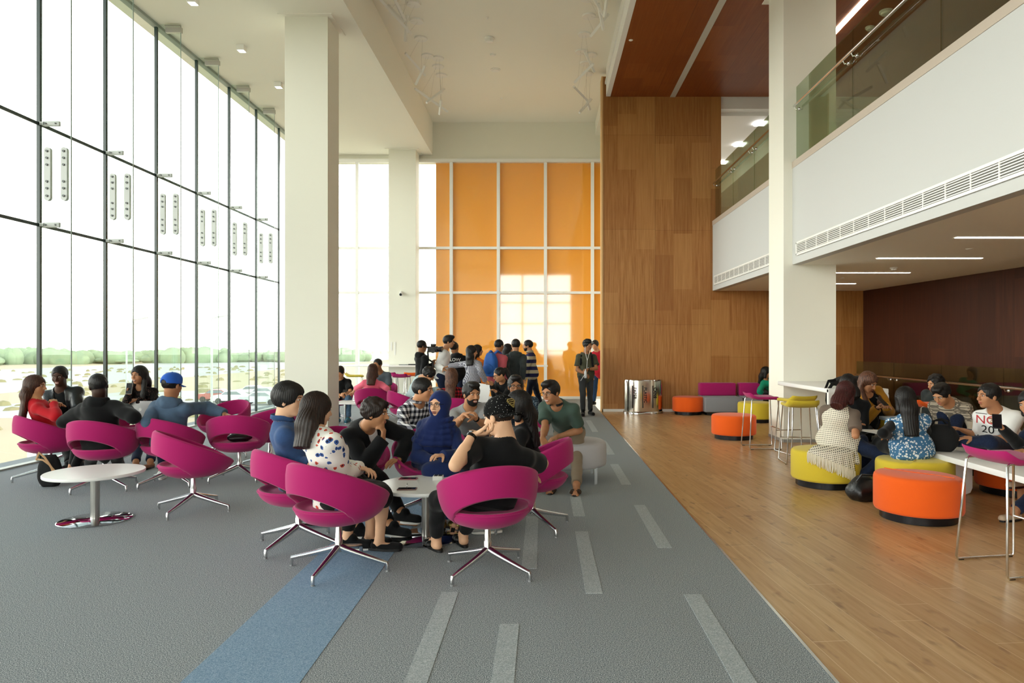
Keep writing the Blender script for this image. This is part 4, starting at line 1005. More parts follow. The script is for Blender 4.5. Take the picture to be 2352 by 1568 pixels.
def head_frame(yaw, pitch, roll):
    f = yawv(yaw); l = V((math.cos(R(yaw)), math.sin(R(yaw)), 0)); u = V((0, 0, 1))
    f, u = f*math.cos(R(pitch))+u*math.sin(R(pitch)), u*math.cos(R(pitch))-f*math.sin(R(pitch))
    l, u = l*math.cos(R(roll))+u*math.sin(R(roll)), u*math.cos(R(roll))-l*math.sin(R(roll))
    return f, l, u
PEOPLE = []
def person(label, H, face, neck, yaw, hip, LA=None, RA=None, LL=None, RL=None, s=1., fem=False, skn='mid', hair=('short', 'black'), top=None, bot=None, shoe=None, feat=(), sleeve='long', hyaw=None, legs=True, curl=(.35, .35), hn=(None, None), hd=(None, None), jacket=None, nv=1., build=1., detail=None):
    """H: head centre; face (yaw, pitch, roll); neck: neck base; hip: pelvis centre; LA/RA: (elbow aim, wrist aim); LL/RL: (ankle, knee pole, toe yaw)"""
    H = V(H); hip = V(hip); neck = V(neck); neck = H+(neck-H).normalized()*min((neck-H).length, .168*s); D = H.y
    vx = max(.0046, min(.0125, D*.00088))*nv; det = D < 11 if detail is None else detail
    org = V((hip.x, hip.y, 0)); T = FT if fem else MT
    if build != 1.: T = [(a, b*build, c*build, d) for a, b, c, d in T]
    if s != 1.: T = [(a, b*s, c*s, d*s) for a, b, c, d in T]
    tf = yawv(yaw); tl = V((math.cos(R(yaw)), math.sin(R(yaw)), 0)); hy = yaw if hyaw is None else hyaw
    hl = V((math.cos(R(hy)), math.sin(R(hy)), 0)); hf = yawv(hy)
    su = (neck-hip).normalized(); tl = (tl-su*tl.dot(su)).normalized()
    sw = (.142 if fem else .164)*s*(.5+.5*build)
    fh, lh, uh = head_frame(*face)
    sk = SK[skn]
    F = None
    pts = [H+uh*.2, H-uh*.2, H+fh*.2, H-fh*.2, hip-V((.25, .25, .18)), hip+V((.25, .25, .1)), neck-V((.3, .3, .1)), neck+V((.3, .3, .05))]
    A = {}
    for side, arm in ((1, LA), (-1, RA)):
        sh = neck-su*.088*s+tl*side*sw
        if arm is None: arm = (sh+V((0, 0, -.3))+tl*side*.03, sh+V((0, 0, -.6))+tf*.1)
        el = reach(sh, arm[0], .285*s); wr = reach(el, arm[1], .245*s)
        A[side] = (sh, el, wr); pts += [el, wr+(wr-el).normalized()*.2*s, wr]
    Lg = {}
    if legs:
        for side, leg in ((1, LL), (-1, RL)):
            hj = hip+hl*side*.085*s+V((0, 0, -.01)); 
            if leg is None: leg = (V((hj.x, hj.y, .085))+hf*.42*s, hf+V((0, 0, .8)), hy)
            an = V(leg[0]); kn = ik(hj, an, .425*s, .405*s, V(leg[1])); ty = leg[2] if len(leg) > 2 else hy
            Lg[side] = (hj, kn, an, yawv(ty)); pts += [kn, an, an+yawv(ty)*.22]
    P_ = np.array([npv(p) for p in pts]); lo, hi = P_.min(0)-.1, P_.max(0)+.1; lo[2] = max(lo[2], -.01)
    # ---- body
    B = Field(lo, hi, vx)
    B.put(loft(hip, neck, tl, [(a, b-.008, c-.008, d) for a, b, c, d in T]), .03)
    B.put(ell(hip, (hl, hf, (0, 0, 1)), (.16*s, .12*s, .10*s)), .04)
    if fem:
        for sd_ in (1, -1): B.put(ell(hip.lerp(neck, .68)+tl*sd_*.065*s+tf*.075*s, WORLD_AX, (.055*s,)*3), .03)
    for side in (1, -1):
        sh, el, wr = A[side]; g = (.85 if fem else 1.)*s*(.4+.6*build)
        B.put(cone(neck-su*.03, sh, .042*g, .046*g), .05)
        B.put(cone(sh, el, .046*g, .037*g), .03); B.put(cone(el, wr, .039*g, .026*g, flat=None), .02)
        B.put(cone(el.lerp(wr, .15), el.lerp(wr, .5), .040*g, .034*g), .02)
        i = 0 if side == 1 else 1
        dd = V(hd[i]) if hd[i] is not None else (wr-el).normalized()
        nn = V(hn[i]) if hn[i] is not None else (V((0, 0, -1))-tf*.15)
        if abs(dd.normalized().dot(nn.normalized())) > .96: nn = -tl*side
        hand(B, wr, dd, nn, side, s*(.93 if fem else 1.), curl[i], vx)
    for side, (hj, kn, an, tv) in Lg.items():
        B.put(cone(hj, kn, .082*s, .052*s), .04); B.put(cone(kn, an, .050*s, .036*s), .02); B.put(cone(kn.lerp(an, .12), kn.lerp(an, .45), .052*s, .047*s), .02)
        hb = V((an.x, an.y, 0))-tv*.03*s; B.put(cone(V((hb.x, hb.y, .036)), V((hb.x, hb.y, .032))+tv*.17*s, .030*s, .026*s, ), .02); B.put(cone(an, V((an.x, an.y, .04))-tv*.01, .034*s, .034*s), .02)
        if 'barefoot' in feat:
            sv = V((tv.y, -tv.x, 0))
            for q in range(5):
                o_ = sv*(-.03+.0145*q)*s*side; B.put(cone(V((hb.x, hb.y, .022))+tv*.16*s+o_, V((hb.x, hb.y, .014))+tv*(.205-.006*abs(q-(0 if side == 1 else 0)))*s+o_, .011*s, .009*s), .004)
    # neck + head
    hs = s*(.98 if fem else 1.)*1.05
    def h(l_, f_, u_): return H+lh*l_*hs+fh*f_*hs+uh*u_*hs
    hx = (lh, fh, uh)
    def he(l_, f_, u_, r): return ell(h(l_, f_, u_), hx, tuple(q*hs for q in r))
    nr = .047 if fem else .056
    B.put(cone(h(0, -.025, -.055), neck+su*.0, nr*hs, (nr+.006)*hs), .025)
    B.put(he(0, -.014, .030, (.074, .094, .086)), .02); B.put(he(0, .022, -.035, (.057, .066, .074)), .03)
    B.put(he(0, .058, -.090, (.026, .022, .018)), .022)
    for q in (1, -1):
        B.put(he(q*.036, .052, -.022, (.026, .026, .030)), .02); B.put(cone(h(q*.012, .080, .030), h(q*.045, .070, .030), .011*hs, .010*hs), .014)
        B.put(he(q*.074, -.006, -.006, (.011, .019, .031)), .006)
    for q in (1, -1): B.sub(he(q*.031, .094, .011, (.017, .016, .011)), .012)
    B.put(cone(h(0, .086, .018), h(0, .108, -.022), .0085*hs, .0125*hs), .010)
    for q in (1, -1): B.put(he(q*.012, .096, -.026, (.009, .010, .008)), .006)
    B.put(he(0, .080, -.052, (.027, .015, .009)), .008); B.put(he(0, .079, -.063, (.022, .014, .009)), .006)
    B.sub(halfspace((org.x, org.y, .0), (0, 0, -1), 1.2) if legs else halfspace((org.x, org.y, -5), (0, 0, -1), .1), .0)
    P, Q = B.mesh(); root = vmesh('person', P, Q, sk, None, org, smooth=1); root.location = org; tag(root, label, 'person')
    def part(name, Fd, m, amp=0., freq=14., **k):
        P, Q = Fd.mesh(); return vmesh(name, P, Q, m, root, org, amp, freq, seed=hash_(label) % 17, **k)
    # ---- face details
    if det:
        for q in (1, -1):
            MB().ell(h(q*.031, .0785, .012)-org, (.0145*hs, .0110*hs, .0056*hs), Matrix((lh, fh, uh)).transposed(), 12, 8).obj('eye', whites, root)
            MB().ell(h(q*.031+(.0), .0865, .0115)-org, (.0064*hs, .0048*hs, .0055*hs), Matrix((lh, fh, uh)).transposed(), 10, 6).obj('iris', iris, root)
            MB().tube([h(q*.013, .0915, .0275)-org, h(q*.024, .0915, .0305)-org, h(q*.036, .0875, .0315)-org, h(q*.048, .077, .0275)-org], [.0030*hs, .0034*hs, .0032*hs, .0016*hs], 6, flat=(fh, .6)).obj('eyebrow', browm, root)
        MB().ell(h(0, .0885, -.0515)-org, (.0245*hs, .0095*hs, .0048*hs), Matrix((lh, fh, uh)).transposed(), 12, 6).obj('upper_lip', lipd if 'plum' in feat else lipm, root)
        MB().ell(h(0, .0875, -.0625 if 'smile' not in feat else -.067)-org, (.0215*hs, .0090*hs, .0058*hs), Matrix((lh, fh, uh)).transposed(), 12, 6).obj('lower_lip', lipd if 'plum' in feat else lipm, root)
        if 'smile' in feat: MB().ell(h(0, .0895, -.0590)-org, (.019*hs, .007*hs, .0048*hs), Matrix((lh, fh, uh)).transposed(), 12, 6).obj('teeth', teeth, root)
    if 'glasses' in feat:
        g = MB()
        for q in (1, -1):
            ring = [h(q*.034+.0235*math.copysign(abs(math.cos(a))**.65, math.cos(a)), .104-.006*abs(math.cos(a)), .009+.0165*math.copysign(abs(math.sin(a))**.65, math.sin(a)))-org for a in [2*PI*k/24 for k in range(24)]]
            g.tube(ring, .0017*hs, 6, closed=True); g.tube([h(q*.056, .099, .014)-org, h(q*.074, .06, .014)-org, h(q*.079, -.005, .010)-org], .0019*hs, 6)
        g.tube([h(.012, .106, .012)-org, h(0, .110, .015)-org, h(-.012, .106, .012)-org], .0018*hs, 6); g.obj('glasses', blackw, root)
    if 'beard' in feat:
        lo2, hi2 = _bb((H,), .17); Bd = Field(lo2, hi2, max(.0035, vx*.8)); o_ = .0035 if 'beard' in feat else .0012
        Bd.put(he(0, .022, -.037, (.057+o_, .067+o_, .075+o_)), .0); Bd.put(he(0, .058, -.090, (.026+o_, .023+o_, .020+o_)), .022)
        Bd.sub(he(0, .105, -.015, (.046, .055, .030)), .006); Bd.sub(he(0, .10, -.057, (.024, .03, .011)), .004); Bd.sub(halfspace(h(0, 0, -.012), uh, .3), .004); Bd.sub(halfspace(h(0, -.005, 0), -fh, .3), .004)
        Bd.put(cone(h(-.022, .085, -.040), h(.022, .085, -.040), .0055, .0055), .004)
        part('beard', Bd, HR['black'] if 'beard' in feat else stubm)
    # ---- hair
    if hair:
        style, hc = hair; hm = HR[hc]; lo2, hi2 = _bb((H,), .17)
        if style in ('long', 'longer', 'bob', 'fall'):
            L_ = {'bob': .24, 'long': .36, 'longer': .46, 'fall': .42}[style]; e = H-V((0, 0, 1))*L_*s-fh*.08
            lo2, hi2 = _bb((H+uh*.14, e-V((0, 0, .05)), neck-tf*.15, H+fh*.15, H-fh*.16), .16)
        elif style in ('ponytail',): lo2, hi2 = _bb((H, H-fh*.2-V((0, 0, .25))), .17)
        Fh = Field(lo2, hi2, max(.0045, vx*.95)); 
        cut_face = lambda: (Fh.sub(he(0, .103, -.020, (.062, .070, .094)), .008))
        if style in ('short', 'crop', 'quiff', 'messy', 'buzz', 'bowl'):
            o_ = {'short': .010, 'crop': .006, 'quiff': .011, 'messy': .016, 'buzz': .004, 'bowl': .018}[style]
            Fh.put(he(0, -.016, .034, (.076+o_, .096+o_, .086+o_*1.15)), 0)
            if style == 'quiff': Fh.put(he(0, .035, .108, (.060, .060, .030)), .02); Fh.put(he(0, .072, .098, (.048, .026, .024)), .02)
            if style == 'messy':
                r3 = random.Random(hash_(label))
                for q in range(14): a = r3.uniform(0, 2*PI); b = r3.uniform(.2, 1.); Fh.put(he(.06*math.cos(a)*b, -.01+.085*math.sin(a)*b, .112+.008*r3.random()-.03*b*b, (.026, .028, .024)), .012)
            if style == 'bowl': Fh.put(he(0, .035, .080, (.074, .055, .034)), .02)
            cut_face(); Fh.sub(he(0, .045, -.085, (.115, .075, .078)), .006); Fh.sub(halfspace(h(0, -.03, -.055 if style != 'crop' else -.045), -uh-fh*.25, .3), .006)
            if style in ('bowl',): Fh.put(he(0, .074, .062, (.056, .020, .020)), .01); Fh.put(he(.070, -.03, .015, (.012, .030, .030)), .01); Fh.put(he(-.070, -.03, .015, (.012, .030, .030)), .01)
            part('hair', Fh, hm, amp=.0012 if style != 'messy' else .003, freq=60., strands=(H, uh, .0012, 40))
        elif style in ('long', 'longer', 'bob', 'fall'):
            o_ = .016; Fh.put(he(0, -.018, .034, (.076+o_, .094+o_, .086+o_)), 0)
            dn = V((0, 0, -1)); wd = {'bob': .085, 'long': .095, 'longer': .085, 'fall': .10}[style]
            bk = h(0, -.060, -.02); nb = neck-tf*(.075*build+.028)*s+V((0, 0, .02)); e1 = nb+dn*max(.02, L_-.24)-tf*(.03+.03*(build-1)*4)
            Fh.put(cone(h(0, -.045, 0), bk.lerp(nb, .7)+V((0, 0, .0)), .088*hs, wd*s, flat=(fh, 1.25)), .03)
            Fh.put(cone(bk.lerp(nb, .7), e1, wd*s, wd*.82*s, flat=(tf, 1.9), cut=True), .03)
            for q in (1, -1):
                Fh.put(cone(h(q*.066, -.012, .02), h(q*.070, -.015, -.11), .030*hs, .030*hs), .02)
                if style in ('fall',): Fh.put(cone(h(q*.070, .0, -.09), neck+tl*q*.085*s+tf*.095*s+dn*.10*s, .030*hs, .036*hs, flat=(tf, 1.5)), .02); Fh.put(cone(neck+tl*q*.085*s+tf*.095*s+dn*.10*s, neck+tl*q*.085*s+tf*.12*s+dn*.24*s, .036*hs, .022*hs, flat=(tf, 1.6)), .02)
            Fh.sub(he(0, .110, -.030, (.056, .085, .092)), .012); Fh.sub(cone(h(0, .09, -.05), neck+tf*.10*s-su*.05, .05, .055), .01)
            part('hair', Fh, hm, strands=(H, (uh+V((0, 0, 1))).normalized(), .0019, 52))
        elif style == 'ponytail':
            Fh.put(he(0, -.018, .034, (.082, .100, .093)), 0); cut_face(); Fh.sub(he(0, .045, -.085, (.115, .075, .078)), .006); Fh.sub(halfspace(h(0, -.03, -.055), -uh-fh*.2, .3), .006)
            Fh.put(ell(h(0, -.125, .05), hx, (.03, .03, .03)), .02); Fh.put(cone(h(0, -.14, .04), h(0, -.15, -.06), .035, .035), .01); Fh.put(cone(h(0, -.15, -.06), h(0, -.13, -.20), .035, .015), .02)
            part('hair', Fh, hm, strands=(H, uh, .0015, 34))
    if 'scarf' in feat or 'scarf_orange' in feat:
        lo2, hi2 = _bb((H+uh*.13, H-fh*.14, H+fh*.13, neck-V((.28, .2, .36)), neck+V((.28, .2, 0))), .05); Fs = Field(lo2, hi2, max(.005, vx))
        Fs.put(he(0, -.02, .026, (.092, .112, .104)), 0); Fs.put(he(0, .005, -.045, (.083, .088, .092)), .03)
        Fs.sub(he(0, .108, -.010, (.059, .064, .086)), .008)
        Fs.put(cone(h(0, -.01, -.09), neck+V((0, 0, .01)), .080*s, .105*s), .04)
        Fs.put(loft(neck-su*.24*s, neck+su*.03, tl, [(0, .205*s, .150*s, .02), (.5, .20*s, .145*s, .02), (.85, .165*s, .12*s, .01), (1, .10*s, .10*s, 0)]), .03)
        Fs.put(cone(neck-tl*.02+tf*.10*s-su*.02, neck-tl*.03+tf*.135*s-su*.30*s, .085*s, .075*s, flat=(tf, 1.6)), .03)
        for q in range(5):                                      # wrapped folds across the chest
            pp = []
            for k_ in range(9):
                th = R(-95+190*k_/8); pp.append(neck+tl*math.sin(th)*(.105+.024*q)*s+tf*(math.cos(th)*(.098+.020*q)+.012)*s-su*(-.035+.052*q-.035*math.sin(th)+.02*math.cos(th))*s)
            for k_ in range(8): Fs.put(cone(pp[k_], pp[k_+1], .017+.002*q, .017+.002*q), .016)
        Fs.sub(cone(h(0, .10, -.06), h(0, .2, -.02), .035, .05), .01)
        part('headscarf', Fs, c_navy if 'scarf' in feat else c_orange, .0030, 20.)
    # ---- garments
    def torso_field(off, sl, ext=0., lo_t=0., vv=1.25, hem=None, collar=.012):
        vv_ = vx*vv; Ft = Field(lo, hi, vv_)
        base = hip if hem is None else hip+(hip-neck).normalized()*hem
        TT = T if hem is None else [(0, T[0][1]+.012, T[0][2]+.012, 0)]+[((a*(neck-hip).length+hem)/((neck-hip).length+hem), b, c, d) for a, b, c, d in T]
        Ft.put(loft(base, neck, tl, TT, off), .03)
        if hem is not None or True: Ft.put(ell(hip+V((0, 0, .02)), (hl, hf, (0, 0, 1)), ((.166*s+off)*(.5+.5*build), (.128*s+off)*(.5+.5*build), .090*s+off)), .04)
        if fem:
            for sd_ in (1, -1): Ft.put(ell(hip.lerp(neck, .68)+tl*sd_*.065*s+tf*.075*s, WORLD_AX, (.055*s+off,)*3), .04)
        for side in (1, -1):
            sh, el, wr = A[side]; g = (.85 if fem else 1.)*s*(.4+.6*build)
            Ft.put(cone(neck-su*.035, sh, .042*g+off*.6, .045*g+off), .05)
            if sl == 'none': Ft.put(cone(sh, sh.lerp(el, .08), .052*g+off, .05*g+off, cut=True), .02)
            elif sl == 'short': Ft.put(cone(sh, sh.lerp(el, .72), .050*g+off, .050*g+off*1.6, cut=True), .03)
            elif sl == 'elbow': Ft.put(cone(sh, el, .050*g+off, .043*g+off, cut=False), .03)
            else:
                Ft.put(cone(sh, el, .050*g+off, .043*g+off), .03); e2 = wr if sl == 'long' else el.lerp(wr, .35)
                Ft.put(cone(el, e2+(e2-el).normalized()*.01, .046*g+off, .034*g+off, cut=True), .02)
                for k_ in range(3): c1 = el+(wr-el).normalized()*(.02+.035*k_)-(el-sh).normalized()*.0; Ft.put(ell(c1, WORLD_AX, (.043*g+off+.002,)*3), .012)
        Ft.sub(cone(neck-su*.018+tf*.012, h(0, -.015, -.03), (nr+collar)*hs, (nr+collar+.01)*hs), .005)
        return Ft
    pm = {} 
    if legs and bot is not None:
        bm_, kind = bot; off = .010 if kind != 'wide' else .022; Fp = Field(lo, hi, vx*1.25)
        Fp.put(ell(hip+V((0, 0, .0)), (hl, hf, (0, 0, 1)), (.162*s+off, .125*s+off, .105*s+off)), .03)
        Fp.put(loft(hip, hip.lerp(neck, .28), tl, [(0, T[0][1], T[0][2], 0), (1, T[1][1]-.006, T[1][2]-.004, 0)], off*.7), .03)
        for side, (hj, kn, an, tv) in Lg.items():
            Fp.put(cone(hj, kn, .086*s+off, .056*s+off), .04)
            if kind in ('pants', 'wide'): 
                e = kn.lerp(an, .93 if 'cropped' not in feat else .84); Fp.put(cone(kn, e, .055*s+off, .043*s+off, cut=True), .02)
            elif kind == 'skirt': pass
            if kind == 'skirt': Fp.put(cone(hj, kn+(kn-hj).normalized()*.02, .09*s+off, .07*s+off, cut=True), .05)
        if kind == 'skirt' and 1 in Lg: Fp.put(cone(hip, (Lg[1][1]+Lg[-1][1])*.5, .11*s, .09*s, cut=True), .06)
        if kind == 'longskirt':
            for side, (hj, kn, an, tv) in Lg.items(): Fp.put(cone(kn, V((an.x, an.y, .10)), .075*s, .11*s, cut=True), .05)
            Fp.put(cone((Lg[1][1]+Lg[-1][1])*.5, (Lg[1][2]+Lg[-1][2])*.5, .09*s, .12*s, cut=True), .06)
        part('trousers' if kind in ('pants', 'wide') else 'skirt', Fp, bm_, .0042, 17.)
    if top is not None:
        off = .014+(.006 if 'loose' in feat else 0) if jacket is None else .008; nm = 'shirt'
        if isinstance(top, tuple): top, nm = top
        part(nm, torso_field(off, sleeve, hem=.06 if 'untucked' in feat or 'loose' in feat else .02), top, .0055 if jacket is None else .0015, 15.)
    if jacket is not None:
        jm, jn, js, opening = jacket; Fj = torso_field(.026, js, hem=.07, vv=1.25, collar=.02)
        if opening:
            a_, b_ = hip-su*.2+tf*.19*s, neck+su*.05+tf*.09*s; Fj.sub(cone(a_, b_, opening*1.1, opening, flat=None), .01)
        part(jn, Fj, jm, .006, 14.)
    if 'hood' in feat:
        lo2, hi2 = _bb((neck,), .25); Fo = Field(lo2, hi2, vx*1.2); hmat = jacket[0] if jacket else top
        Fo.put(ell(neck-tf*.075*s-su*.03, (tl, tf, su), (.125*s, .055*s, .085*s)), 0); Fo.put(cone(neck+tl*.10*s-tf*.02, neck-tf*.085*s-su*.02, .036*s, .046*s), .03); Fo.put(cone(neck-tl*.10*s-tf*.02, neck-tf*.085*s-su*.02, .036*s, .046*s), .03)
        Fo.sub(cone(neck-su*.02, H-fh*.03, (nr+.012)*s, (nr+.012)*s), .01); part('hood', Fo, hmat, .004, 18.)
    if 'collar' in feat:
        g = MB(); n_ = 22; vs = []
        for lv in (0, 1, 2):
            for k in range(n_+1):
                a = R(25)+(2*PI-R(50))*k/n_; rr = (nr+.012+(.014 if lv == 2 else 0)+(.004 if lv == 1 else 0))*s; c = neck+su*(.014 if lv == 0 else (.058 if lv == 1 else .026))*s+tf*.006
                vs.append(c+tf*math.cos(a)*rr*1.12+tl*math.sin(a)*rr-org-tf*(.0)+V((0, 0, -.022*max(0, math.cos(a)))))
        fs = [(l*(n_+1)+k, l*(n_+1)+k+1, (l+1)*(n_+1)+k+1, (l+1)*(n_+1)+k) for l in range(2) for k in range(n_)]
        cm = COLLAR.get(label, None) or (top if not isinstance(top, tuple) else top[0])
        o_ = g.add(vs, fs, True).obj('collar', cm, root); md = o_.modifiers.new('th', 'SOLIDIFY'); md.thickness = .004
    # ---- shoes
    if legs and shoe is not None:
        smt, kind = shoe
        for side, (hj, kn, an, tv) in Lg.items():
            gz = max(0., an.z-.085*s); hb = V((an.x, an.y, gz))-tv*.035*s; sv = V((tv.y, -tv.x, 0))
            lo2, hi2 = _bb((hb-tv*.06, hb+tv*.3, hb+V((0, 0, .14))), .06); Fz = Field(lo2, hi2, max(.0042, vx*.8))
            if kind in ('sneaker', 'shoe', 'boot'):
                Fz.put(cone(hb+V((0, 0, .045)), hb+tv*.19*s+V((0, 0, .036)), .043*s, .040*s, flat=None), 0); Fz.put(cone(hb+V((0, 0, .06))+tv*.01, hb+tv*.07*s+V((0, 0, .085 if kind != 'boot' else .14)), .042*s, .040*s), .02)
            elif kind == 'flat':
                Fz.put(cone(hb+V((0, 0, .034)), hb+tv*.19*s+V((0, 0, .028)), .038*s, .034*s), 0); Fz.sub(cone(hb+V((0, 0, .07))+tv*.01, hb+tv*.10*s+V((0, 0, .062)), .034*s, .026*s), .006)
            elif kind == 'sandal':
                for st, wd in ((.10, .034), (.155, .03)): Fz.put(cone(hb+tv*st*s-sv*.030*s+V((0, 0, .028)), hb+tv*st*s+sv*.030*s+V((0, 0, .028)), .03, .03), .01)
            Fz.sub(halfspace((hb.x, hb.y, gz+(.016 if kind != 'sandal' else .02)), (0, 0, -1), .5), 0)
            so_ = part('shoe', Fz, smt, smooth=1) if kind != 'none' else None
            s0 = MB(); pr = []
            for k in range(28):
                a = 2*PI*k/28; ca, sa = math.cos(a), math.sin(a); px_ = .135*ca+.078; wv = (.040 if ca < 0 else .042-.006*ca*0)*(1-.12*(ca < -.2)); pr.append(hb+tv*px_*s+sv*math.copysign(abs(sa)**.8, sa)*wv*s)
            vs = [V((p.x-org.x, p.y-org.y, gz+z)) for z in (.0, .018) for p in pr]; s0.add(vs, [tuple(range(27, -1, -1)), tuple(range(28, 56))]+[(i, (i+1) % 28, 28+(i+1) % 28, 28+i) for i in range(28)])
            s0.obj('sole', soles if kind == 'sneaker' else MATS['black_plastic'], root)
    if 'watch' in feat or 'watch_l' in feat:
        sh, el, wr = A[-1 if 'watch' in feat else 1]; d = (wr-el).normalized(); w0 = wr-d*.02-org
        MB().tube([w0-d*.010, w0+d*.010], .0325*s, 16).obj('watch_strap', blackw, root); nn = V((0, 0, 1)); MB().tube([w0+nn*.030*s, w0+nn*.040*s], .019, 14).obj('watch_face', mat('watch_steel', '#9a9ca0', .25, 1.), root)
    return dict(root=root, org=org, H=H, h=h, f=fh, l=lh, u=uh, neck=neck, tf=tf, tl=tl, su=su, A=A, L=Lg, hip=hip, s=s, he=he, vx=vx, hs=hs)
COLLAR = {}
def hash_(s): return sum((i+1)*ord(c) for i, c in enumerate(s))
def cap(P, m, yaw_off=0., emblem=False, brim=True, hole=False, low=0., col2=None):
    """cap as a child of the person: dome, brim, button; yaw_off turns the brim away from the face"""
    H, f, l, u, root, org, hs = P['H'], P['f'], P['l'], P['u'], P['root'], P['org'], P['hs']
    a = R(yaw_off); f2 = f*math.cos(a)+l*math.sin(a); l2 = l*math.cos(a)-f*math.sin(a)
    lo2, hi2 = _bb((H,), .20); F = Field(lo2, hi2, max(.0045, P['vx'])); c = H-f*.016*hs+u*.040*hs
    F.put(ell(c, (l2, f2, u), (.092*hs, .112*hs, .098*hs)), 0); F.put(ell(c+f2*.035*hs+u*.035*hs, (l2, f2, u), (.075*hs, .072*hs, .060*hs)), .02)
    F.sub(halfspace(c-u*(.022+low)*hs, -u, .4), .004); F.sub(ell(c-u*.03, (l, f, u), (.080*hs, .099*hs, .078*hs)), .004)
    if hole: F.sub(cone(c-f2*.14*hs-u*.02*hs, c-f2*.05*hs-u*.02*hs, .034*hs, .034*hs), .004)
    Pp, Q = F.mesh(); co = vmesh('cap', Pp, Q, m, root, org, smooth=1)
    if brim:
        n_ = 20; vs = []; 
        for r_, k in ((.095, 0), (.125, 1), (.165, 2)):
            for i in range(n_+1):
                q = R(-62)+R(124)*i/n_; rr = r_ if k == 0 else r_*(.80+.20*math.cos(q)**.5); vs.append(c-org-u*(.020+low)*hs+f2*math.cos(q)*rr*1.08*hs+l2*math.sin(q)*max(.082, .09 if k else .086)*hs*(1.0)-u*(.010*k+.014*math.sin(q)**2)*hs)
        fs = [(a_*(n_+1)+i, a_*(n_+1)+i+1, (a_+1)*(n_+1)+i+1, (a_+1)*(n_+1)+i) for a_ in range(2) for i in range(n_)]
        b = MB().add(vs, fs, True).obj('brim', m, co); md = b.modifiers.new('th', 'SOLIDIFY'); md.thickness = .005
    MB().ell(c-org+u*.097*hs, (.008, .008, .006)).obj('button', m, co)
    if emblem:
        q0 = c-org+f2*.112*hs+u*.030*hs; nn = (f2+u*.35).normalized(); uu = (u-nn*u.dot(nn)).normalized(); g = MB()
        sh = [(-.036, .016), (-.022, .030), (.022, .030), (.036, .016), (0, -.032)]
        def P2(x, y, z): return q0+l2*x+uu*y+nn*z
        for i in range(5):
            a_, b_ = sh[i], sh[(i+1) % 5]; g.tube([P2(a_[0], a_[1], .006), P2(b_[0], b_[1], .006)], .0045, 6)
        for y in (.016, .002, -.012): w_ = .022-.4*abs(.016-y); g.tube([P2(-w_, y, .006), P2(w_, y, .006)], .0045, 6)
        g.obj('emblem', gold, co)
    return co
# ------------------------------------------------------------------ who is in the room
from mathutils.bvhtree import BVHTree
def fl(px, D, z=.085): return V(((px-VX)*D/F_PX, D, z))
UP = V((0, 0, 1))
def printed(P, garment, word, c, nrm, size, m, up=UP, name='print_lettering'):
    """lettering laid onto a garment: text outline projected onto the cloth"""
    root = P['root']; org = P['org']; g = [o for o in root.children if o.name.split('.')[0] == garment][0]
    cu = bpy.data.curves.new(name, 'FONT'); cu.body = word; cu.size = size; cu.align_x = 'CENTER'; cu.fill_mode = 'BOTH'; cu.resolution_u = 3
    to = bpy.data.objects.new('tmp', cu); COL.objects.link(to); dg = bpy.context.evaluated_depsgraph_get(); me = bpy.data.meshes.new_from_object(to.evaluated_get(dg)); bpy.data.objects.remove(to)
    bm = bmesh.new(); bm.from_mesh(me); bmesh.ops.subdivide_edges(bm, edges=[e for e in bm.edges if e.calc_length() > size*.15], cuts=2); bm.to_mesh(me); bm.free()
    nrm = V(nrm).normalized(); u = (up-nrm*up.dot(nrm)).normalized(); r = u.cross(nrm)
    bv = BVHTree.FromPolygons([v.co[:] for v in g.data.vertices], [p.vertices[:] for p in g.data.polygons])
    for v in me.vertices:
        p = V(c)-org+r*v.co.x+u*v.co.y; hit = bv.ray_cast(p+nrm*.4, -nrm, .8); v.co = (hit[0]+nrm*.004) if hit[0] else p
    me.materials.append(m); o = bpy.data.objects.new(name, me); COL.objects.link(o); o.parent = g; return o
def walk(px, D, dx=0., dD=0., z=.085): return fl(px+dx, D+dD, z)

# --- front group
P = person('person in black t-shirt with speckled cap worn backwards, back to us, hand at chin', W(1145, 958, 4.62), (-122, -12, 0), W(1163, 1010, 4.58), -168, (-.37, 4.60, .50),
    LA=(W(1046, 1068, 4.50), W(1086, 996, 4.66)), RA=(W(1246, 1064, 4.7), W(1222, 1088, 4.9)), LL=(fl(1002, 5.10), (-1.0, .3, 1), -148), RL=(fl(1064, 5.22), (0, .3, 1), -160),
    skn='light', hair=('buzz', 'dark'), top=c_black, sleeve='short', bot=(c_black, 'pants'), shoe=(blackp, 'sandal'), feat=('barefoot', 'watch_l', 'cropped'), hd=(V((.97, .22, -.04)), None), hn=(V((.1, .3, .9)), None), curl=(.7, .3), build=1.04)
cap(P, c_cap, 172, True)
P = person('person in white floral blouse and black skirt with long straight dark hair, seen from behind', W(729, 942, 4.72), (140, -8, 0), W(732, 1004, 4.62), 140, (-1.43, 4.67, .50),
    RA=(W(790, 1088, 4.55), W(822, 1076, 4.78)), LA=(W(760, 1065, 5.0), W(825, 1075, 4.95)), LL=(fl(850, 5.22), (.5, .3, 1), 82), RL=(fl(872, 5.08), (.6, .2, 1), 84),
    s=.95, fem=True, skn='light', hair=('long', 'dark'), top=(c_floral, 'blouse'), bot=(c_black, 'skirt'), shoe=(c_black, 'flat'), feat=('loose',), hyaw=125, curl=(.5, .5))
